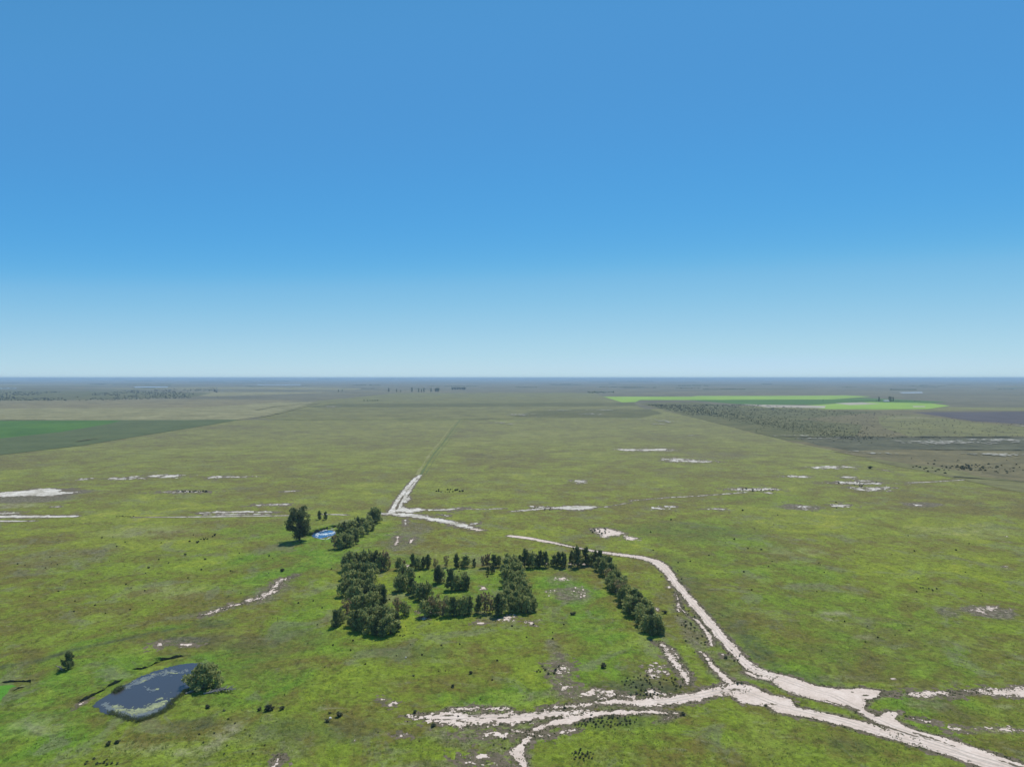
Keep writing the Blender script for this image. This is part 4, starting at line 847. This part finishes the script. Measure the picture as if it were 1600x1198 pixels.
def mass(name, pts, label, cat, size, seed, n=22, leafk=.35, mat=None):
    rr = np.random.default_rng(seed); Vs = []
    for px, py, wpx, hpx in pts:
        x, y = W(px, py); s = y/FPX; w_, h_ = wpx*s, hpx*s
        d = rr.normal(size=(n, 3)); d /= np.linalg.norm(d, axis=1)[:, None]; d *= (.5+.5*rr.random(n))[:, None]
        C = np.array([x, y, h_*.5]) + d*np.array([w_*.5, w_*.5, h_*.5])
        a = rr.normal(size=(n, 3)); a /= np.linalg.norm(a, axis=1)[:, None]; b = np.cross(a, rr.normal(size=(n, 3))); b /= np.linalg.norm(b, axis=1)[:, None]
        L_ = leafk*min(w_, h_*1.5)
        a *= L_; b *= L_*.6
        Vs.append(np.stack([C-a, C+b, C+a, C-b], 1).reshape(-1, 3))
    V = np.concatenate(Vs); V[:, 2] = np.maximum(V[:, 2], .02)
    me = mesh_np(name, V, np.arange(len(V)).reshape(-1, 4), 4)
    return tag(link(name, me, mat or M['leaf_far']), label, cat, kind='stuff')
mass('scrub_bushes', [(p[0], p[1], r.uniform(.7, 1.9), r.uniform(.4, .9)) for p in pts[300:]], 'mass of tiny dark scrub bushes over the right-hand plain', 'scrub', 1, 1)
pl = []
for i in range(1500):
    a = r.uniform(-60, 340); b = r.uniform(612, 626) - (a > 150)*(a-150)*.03
    if vnoise(np.array([a/40.]), np.array([b/4.]), 5)[0] > .42: pl.append((a, b, r.uniform(1, 2.4), r.uniform(.6, 1.1)))
mass('scrub_bushes', pl, 'mass of dark scrub far off on the left below the horizon', 'scrub', 1, 2)
mass('shrubs', SCAT, 'tiny dark shrubs dotted thinly over the open grassland', 'shrub', 1, 6, 30)
# belts of woodland towards the horizon
pl = []
for i in range(70):
    py = 592.9 + (r.random()**1.5)*17; px0 = r.uniform(-80, 1680); ln = r.uniform(8, 90)*(1.2 if py < 600 else .8)
    if 930 < px0+ln and px0 < 1480 and 616 < py: continue
    k = int(ln/1.3); hh = r.uniform(.5, 1.3) if py > 595 else r.uniform(.9, 2.0)
    for j in range(k):
        if r.random() < .8: pl.append((px0+j*1.3, py+r.uniform(-.1, .1), r.uniform(1.6, 3.2), hh*r.uniform(.5, 1.1)))
for i in range(1500):
    px = r.uniform(-60, 1660); pl.append((px, 593.3+r.random()*.5, r.uniform(2, 5), .7+2.6*max(0, vnoise(np.array([px/23.]), np.array([.5]), 9)[0]-.25)))
for i in range(26): pl.append((930+r.uniform(-14, 30), 613.6+r.uniform(-.8, .6), r.uniform(1.5, 3.5), r.uniform(1, 2.2)))
for i in range(90): pl.append((r.uniform(1330, 1440), 626.8+r.uniform(-.3, .3), r.uniform(1, 2), r.uniform(.5, 1)))
mass('far_woodland', pl, 'far belts of blue-green trees strung along the horizon', 'woodland', 1, 3, 16, .4, M['leaf_dark'])
# ------------------------------------------------------------------ ponds
def water(name, color, rough=.08):
    m, nt, b = newmat(name, rough, .6)
    b.inputs['Base Color'].default_value = (*color, 1); b.inputs['IOR'].default_value = 1.33
    n = noise(nt, pos(nt), 1.4, 4, .6); bump(nt, b, n, .02, .5); return m
m_w1 = water('murky_water', (0.050, 0.052, 0.060), .14); m_w2 = water('blue_water', (0.035, 0.105, 0.23), .08)
m_alg = mottled('algae_mat', [(0.10,0.115,0.09), (0.18,0.20,0.12), (0.30,0.33,0.17), (0.38,0.40,0.24)], 1/2.5, 1/.6, .02, 1, 1, 0, .8, .2)
m_veil = mottled('thin_algae', [(0.085,0.10,0.12), (0.12,0.14,0.14), (0.18,0.20,0.16)], 1/2, 1/.5, .0, 1, 1, 0, .5, .3)
def smooth(p, n=6):
    o = []; m = len(p)
    for i in range(m):
        a, b, c, d = p[i-1], p[i], p[(i+1) % m], p[(i+2) % m]
        for k in range(n):
            t = k/n
            o.append(tuple(.5*((2*b[j])+(-a[j]+c[j])*t+(2*a[j]-5*b[j]+4*c[j]-d[j])*t*t+(-a[j]+3*b[j]-3*c[j]+d[j])*t**3) for j in (0, 1)))
    return o
POND = smooth([(146,1102),(152,1094),(166,1086),(185,1074),(212,1060),(245,1047),(280,1038),(308,1034.5),(322,1038),(318,1050),(300,1064),(292,1076),(274,1091),(266,1103),(250,1113),(232,1121),(213,1125),(190,1121),(168,1115),(152,1108)])
tag(marching('pond_water', -150, -80, 185, 260, .3, .3, .045, m_w1, 0, [PG(POND, .8, 0, 3)]), kind='structure')
tag(marching('algae', -150, -80, 185, 260, .16, .16, .075, m_alg, 0,
   [L([(176,1103,.7),(190,1109,1.2),(210,1112,1.6),(232,1107,1.7),(250,1098,1.3),(262,1093,.7)], 1.3, 0, 1.6), L([(236,1079,.3),(246,1076,.6)], 1.2, 0, 1.4), L([(215,1069,.1),(226,1063,.3)], 1.2, 0, 1.4),
    L([(258,1084,.2),(266,1082,.3)], .9, 0, 1.0), L([(238,1053,.1),(262,1049,.3),(275,1052,.1)], 1.1, 0, 1.4), L([(222,1104,.2),(240,1096,.2),(252,1090,.3)], 1.0, 0, 1.2)], 5),
   'pale yellow-green algae mats floating in arcs on the grey pond', 'algae', kind='stuff')
tag(marching('algae', -150, -80, 185, 260, .2, .2, .06, m_veil, 0,
   [L([(165,1100,1.2),(190,1113,2.0),(215,1118,2.0),(240,1112,1.6),(258,1102,1.2)], 1.4, 0, 2), L([(190,1076,.6),(215,1066,1.4),(240,1054,1.8),(270,1049,1.4),(288,1048,.6)], 1.8, 0, 2.0), L([(225,1072,.2),(240,1079,.6)], 1.4, 0, 1.5)], 8),
   'thin dull veil of algae round the rim of the grey pond', 'algae', kind='stuff')
x, y = W(507, 834)
E2 = ('E', (x-.5, y, 9.3, 15.5), .6, 0, 4)
tag(marching('bare_ground', -160, -100, 430, 500, .4, .4, .05, M['fringe'], 0, [('E', (x, y, 10.6, 17.5), 1.0, 0, 3)]), kind='structure')
tag(marching('pond_water', -160, -100, 430, 500, .35, .35, .075, m_w2, 0, [E2]), kind='structure')
m_pond_patch = mottled('pale_pond_patch', [(0.25,0.35,0.45),(0.5,0.58,0.62),(0.68,0.73,0.74)], 1/2, 1/.6, 0, rough=.6)  # pale blue-white mottled colour for the patches on the blue pond
tag(marching('pond_patch', -160, -100, 430, 500, .3, .3, .10, m_pond_patch, 0, [('E', (x+.6, y, 3.2, 3.6), 1.2, 0, 1.5), L([(497,841,.2),(510,842.5,.7),(517,839,.3)], .7, 0, 1.2), L([(514,825.5,.2),(524,826.5,.5)], .6, 0, 1.2), E(505,829,4,1,.8,0), E(496,835,4,1.6,1.1,0), E(520,833,3,2,1.1,0)], 9),
    'pale patches in the middle and along the rim of the small blue pond', 'pond scum', kind='stuff')
x3 = marching('pond_water', -170, -120, 195, 250, .3, .3, .05, mottled('duckweed', [(0.05,0.14,0.02),(0.08,0.22,0.02),(0.11,0.27,0.03)], 1/3, 1/.5, 0.02), 0, [PG([(-60,1072),(0,1071),(20,1069),(24,1072),(10,1085),(0,1095),(-60,1110)], .5, 0, 3)])
tag(x3, kind='structure')
# pond banks: ground stepping up behind the water; steep broken face towards the viewer
def bank(pts, hgt, back, label):
    P = [W(a, b) for a, b in pts]; out = []
    for (x0, y0), (x1, y1) in zip(P[:-1], P[1:]):
        n = max(2, int(math.hypot(x1-x0, y1-y0)/.5))
        for k in range(n): out.append((x0+(x1-x0)*k/n, y0+(y1-y0)*k/n))
    out.append(P[-1]); n = len(out); V = []; F = []
    for i, (x, y) in enumerate(out):
        x0, y0 = out[max(0, i-2)]; x1, y1 = out[min(n-1, i+2)]
        tx, ty = x1-x0, y1-y0; l = math.hypot(tx, ty); nx_, ny_ = -ty/l, tx/l
        if ny_ < 0: nx_, ny_ = -nx_, -ny_
        e = min(1, min(i, n-1-i)/6)
        q = fbm(np.array([x]), np.array([y]), 1.8, 3, 4)[0]; hh = hgt*e*max(.12, .8+1.3*q)
        o = .9*fbm(np.array([x]), np.array([y]), 3.0, 3, 14)[0]
        for dn, z in ((o+.25, -.05), (o, hh*.5), (o-.15+.2*q, hh*.97), (o+.8, hh), (o+back*.5, hh*.55), (o+back, -.03)):
            V.append((x+nx_*dn, y+ny_*dn, z))
    for i in range(n-1):
        for k in range(5): a = i*6+k; F.append((a, a+6, a+7, a+1))
    me = bpy.data.meshes.new('earth_bank'); me.from_pydata(V, [], F); me.update()
    for k, v in (('lush', .8), ('brown', 0.15), ('dry', .0), ('dark', 0.0)):
        at = me.attributes.new(k, 'FLOAT', 'POINT'); at.data.foreach_set('value', np.full(len(V), v, dtype=np.float32))
    ob = tag(link('earth_bank', me, M['ground']), kind='structure'); me.materials.append(M['bank'])
    for i, p in enumerate(me.polygons): p.material_index = 1 if i % 5 < 2 else 0
bank([(118,1099),(132,1093),(150,1085),(163,1076),(180,1068),(198,1058)], .95, 5, '')
bank([(207,1044),(222,1045),(240,1038),(252,1032),(270,1028),(292,1024)], .85, 5, '')
bank([(0,1066),(22,1064),(44,1065),(52,1068)], .7, 3, '')
bank([(18,1081),(30,1076),(42,1071)], .6, 3, '')
bank([(484,839),(492,833),(504,829),(515,825.5),(530,821.5)], 1.7, 7, '')
# reeds in the near pond corner
rr = np.random.default_rng(8)
def blades(name, pts, label, cat, h, mat, n=5, sp=.25, wd=.03):
    """pts (k,2) metres; n upright bent blades each"""
    k = len(pts); C = np.repeat(np.asarray(pts), n, 0) + rr.normal(size=(k*n, 2))*sp
    m = len(C); a = rr.random(m)*6.28; hh = h*(.5+.8*rr.random(m)); lean = rr.normal(size=(m, 2))*.35*hh[:, None]
    dx, dy = np.cos(a)*wd*(1+hh), np.sin(a)*wd*(1+hh)
    z = np.zeros(m)
    V = np.stack([np.stack([C[:,0]-dx, C[:,1]-dy, z], 1), np.stack([C[:,0]+dx, C[:,1]+dy, z], 1), np.stack([C[:,0]+lean[:,0], C[:,1]+lean[:,1], hh], 1)], 1).reshape(-1, 3)
    me = mesh_np(name, V, np.arange(3*m).reshape(m, 3), 3)
    return tag(link(name, me, mat), label, cat, kind='stuff')
def along(pts, n, j):
    P = [W(a, b) for a, b in pts]; out = []
    for i in range(n):
        k = random.randrange(len(P)-1); t = random.random()
        out.append((P[k][0]+(P[k+1][0]-P[k][0])*t+random.gauss(0, j), P[k][1]+(P[k+1][1]-P[k][1])*t+random.gauss(0, j)))
    return out
blades('reeds', along([(172,1112),(196,1121),(215,1127),(232,1121),(252,1113),(264,1105),(272,1093),(294,1079)], 420, .5) + along([(178,1082),(190,1074),(183,1080)], 160, .5), 'dark reeds fringing the near shore of the algae pond', 'reeds', .9, M['reed'], 4, .35, .04)
# rough tussock grass over the near plain
n = 34000
d = 172 + (rr.random(n)**1.7)*330; xx = (rr.random(n)*2-1)*(d*.76)
cl = fbm(xx, d, 14, 4, 31)
keep = (cl + rr.normal(size=n)*.25 > -.02)
P = np.stack([xx, d], 1)[keep]
# keep tufts off the tracks and out of the ponds
ok = np.ones(len(P), bool)
for s in SOIL:
    if s[0] == 'E' : continue
    ok &= sd(s, P[:, 0], P[:, 1]) < -.2
for s in (PG(POND), E2, ('E', (x3.location.x-140, 222, 0.1, 0.1), 0, 0, 1)):
    ok &= sd(s, P[:, 0], P[:, 1]) < -.2
P = P[ok]
EP = []
for s_ in SOIL:
    if s_[0] == 'E': continue
    a, b, c, d = bbox(s_, 1)
    c = max(c, 170); d = min(d, 440)
    if d <= c: continue
    m = int(min(60000, (b-a)*(d-c)*1.2)); q = np.stack([rr.uniform(a, b, m), rr.uniform(c, d, m)], 1)
    v = sd(s_, q[:, 0], q[:, 1]); EP.append(q[(np.abs(v+.2) < 1.5*rr.random(m)**1.3)])
EP = np.concatenate(EP); print('edge tufts', len(EP))
if len(EP) > 16000: EP = EP[rr.permutation(len(EP))[:16000]]
blades('grass_tussocks', EP, 'ragged tufts of grass growing in over the edges of the pale tracks', 'grass', .30, M['tuft_edge'], 5, .16, .09)
blades('grass_tussocks', P, 'rough tufts of grass scattered over the near plain', 'grass', .34, M['tuft'], 4, .25, .07)
print('tufts', len(P))
# ------------------------------------------------------------------ dead branches by the pond, stone, posts, trough
def fallen(px, py, ln, ang, seed, label, group=None):
    r = random.Random(seed); mb = MB(); c, s = math.cos(ang), math.sin(ang)
    mb.tube([(0,0,.15),(c*ln*.5, s*ln*.5, .5),(c*ln, s*ln, .7)], [.32,.24,.1], 6)
    for i in range(16):
        t = r.uniform(.15, .95); a = ang+r.uniform(-1.2, 1.2); q = ln*r.uniform(.15, .4)
        b = (c*ln*t, s*ln*t, .2+.5*t)
        mb.tube([b, (b[0]+math.cos(a)*q*.6, b[1]+math.sin(a)*q*.6, b[2]+r.uniform(.1,.7)), (b[0]+math.cos(a)*q, b[1]+math.sin(a)*q, b[2]+r.uniform(-.3,.9))], [.14,.09,.04], 4)
    x, y = W(px, py); tag(link('fallen_branch', mb.mesh('fallen_branch'), M['deadwood'], None, (x, y, 0)), label, 'dead branch', group)
fallen(318, 1084, 8.5, .35, 1, 'grey fallen branch lying just right below the bushy pond tree')
fallen(290, 1084, 7.0, .8, 2, 'grey fallen branch at the water edge left below the bushy pond tree')
fallen(336, 1078, 6.0, -.2, 3, 'grey fallen branch lying furthest right of the bushy pond tree')
fallen(98, 1047, 3.0, 2.6, 4, 'pale dead branch at the foot of the ragged conical tree')
def stone(px, py, wpx, label, seed):
    bm = bmesh.new(); bmesh.ops.create_icosphere(bm, subdivisions=2, radius=.5)
    r = random.Random(seed)
    for v in bm.verts: v.co *= r.uniform(.8, 1.15); v.co.z = max(-.2, v.co.z*.75)
    me = bpy.data.meshes.new('stone'); bm.to_mesh(me); bm.free()
    x, y = W(px, py); s = wpx*y/FPX; o = link('stone', me, M['salt'], None, (x, y, .15*s)); o.scale = (s, s, s); tag(o, label, 'stone')
stone(516, 1122, 4.5, 'white stone just behind the black shrub right of the pond', 1)
stone(1027, 951, 2.5, 'pale stone on the grass right of the slanting hedge', 2)
stone(634, 1027, 3.0, 'pale stone on the grass below the near left clump of the grove', 3)
def post(px, py, hm, label):
    mb = MB(); mb.tube([(0,0,-.1),(.01,0,hm*.5),(.03,.01,hm)], [.11,.10,.09], 7)
    x, y = W(px, py); tag(link('fence_post', mb.mesh('fence_post'), M['bark'], None, (x, y, 0)), label, 'post')
post(1114, 1077, 2.0, 'dark wooden post at the edge of the pale track just left of the fork')
post(434, 970, 1.6, 'weathered wooden post alone on green grass left of the grove')
post(512, 829, 3.0, 'pale pole standing on the far rim of the small blue pond')
# ------------------------------------------------------------------ haze
mb = MB(); mb.box(-71500, 71500, -1200, 63500, -1.0, 112.0)
hm_ = bpy.data.materials.new('haze'); hm_.use_nodes = True; nt = hm_.node_tree
nt.nodes.remove(nt.nodes['Principled BSDF'])
pv = nt.nodes.new('ShaderNodeVolumePrincipled'); pv.inputs['Density'].default_value = HAZE_DENSITY
pv.inputs['Color'].default_value = (0.60, 0.82, 1.0, 1); pv.inputs['Anisotropy'].default_value = 0.0
nt.links.new(pv.outputs[0], nt.nodes['Material Output'].inputs['Volume'])
tag(link('haze', mb.mesh('haze'), hm_), 'thin blue haze lying over the whole plain', 'haze', kind='stuff')
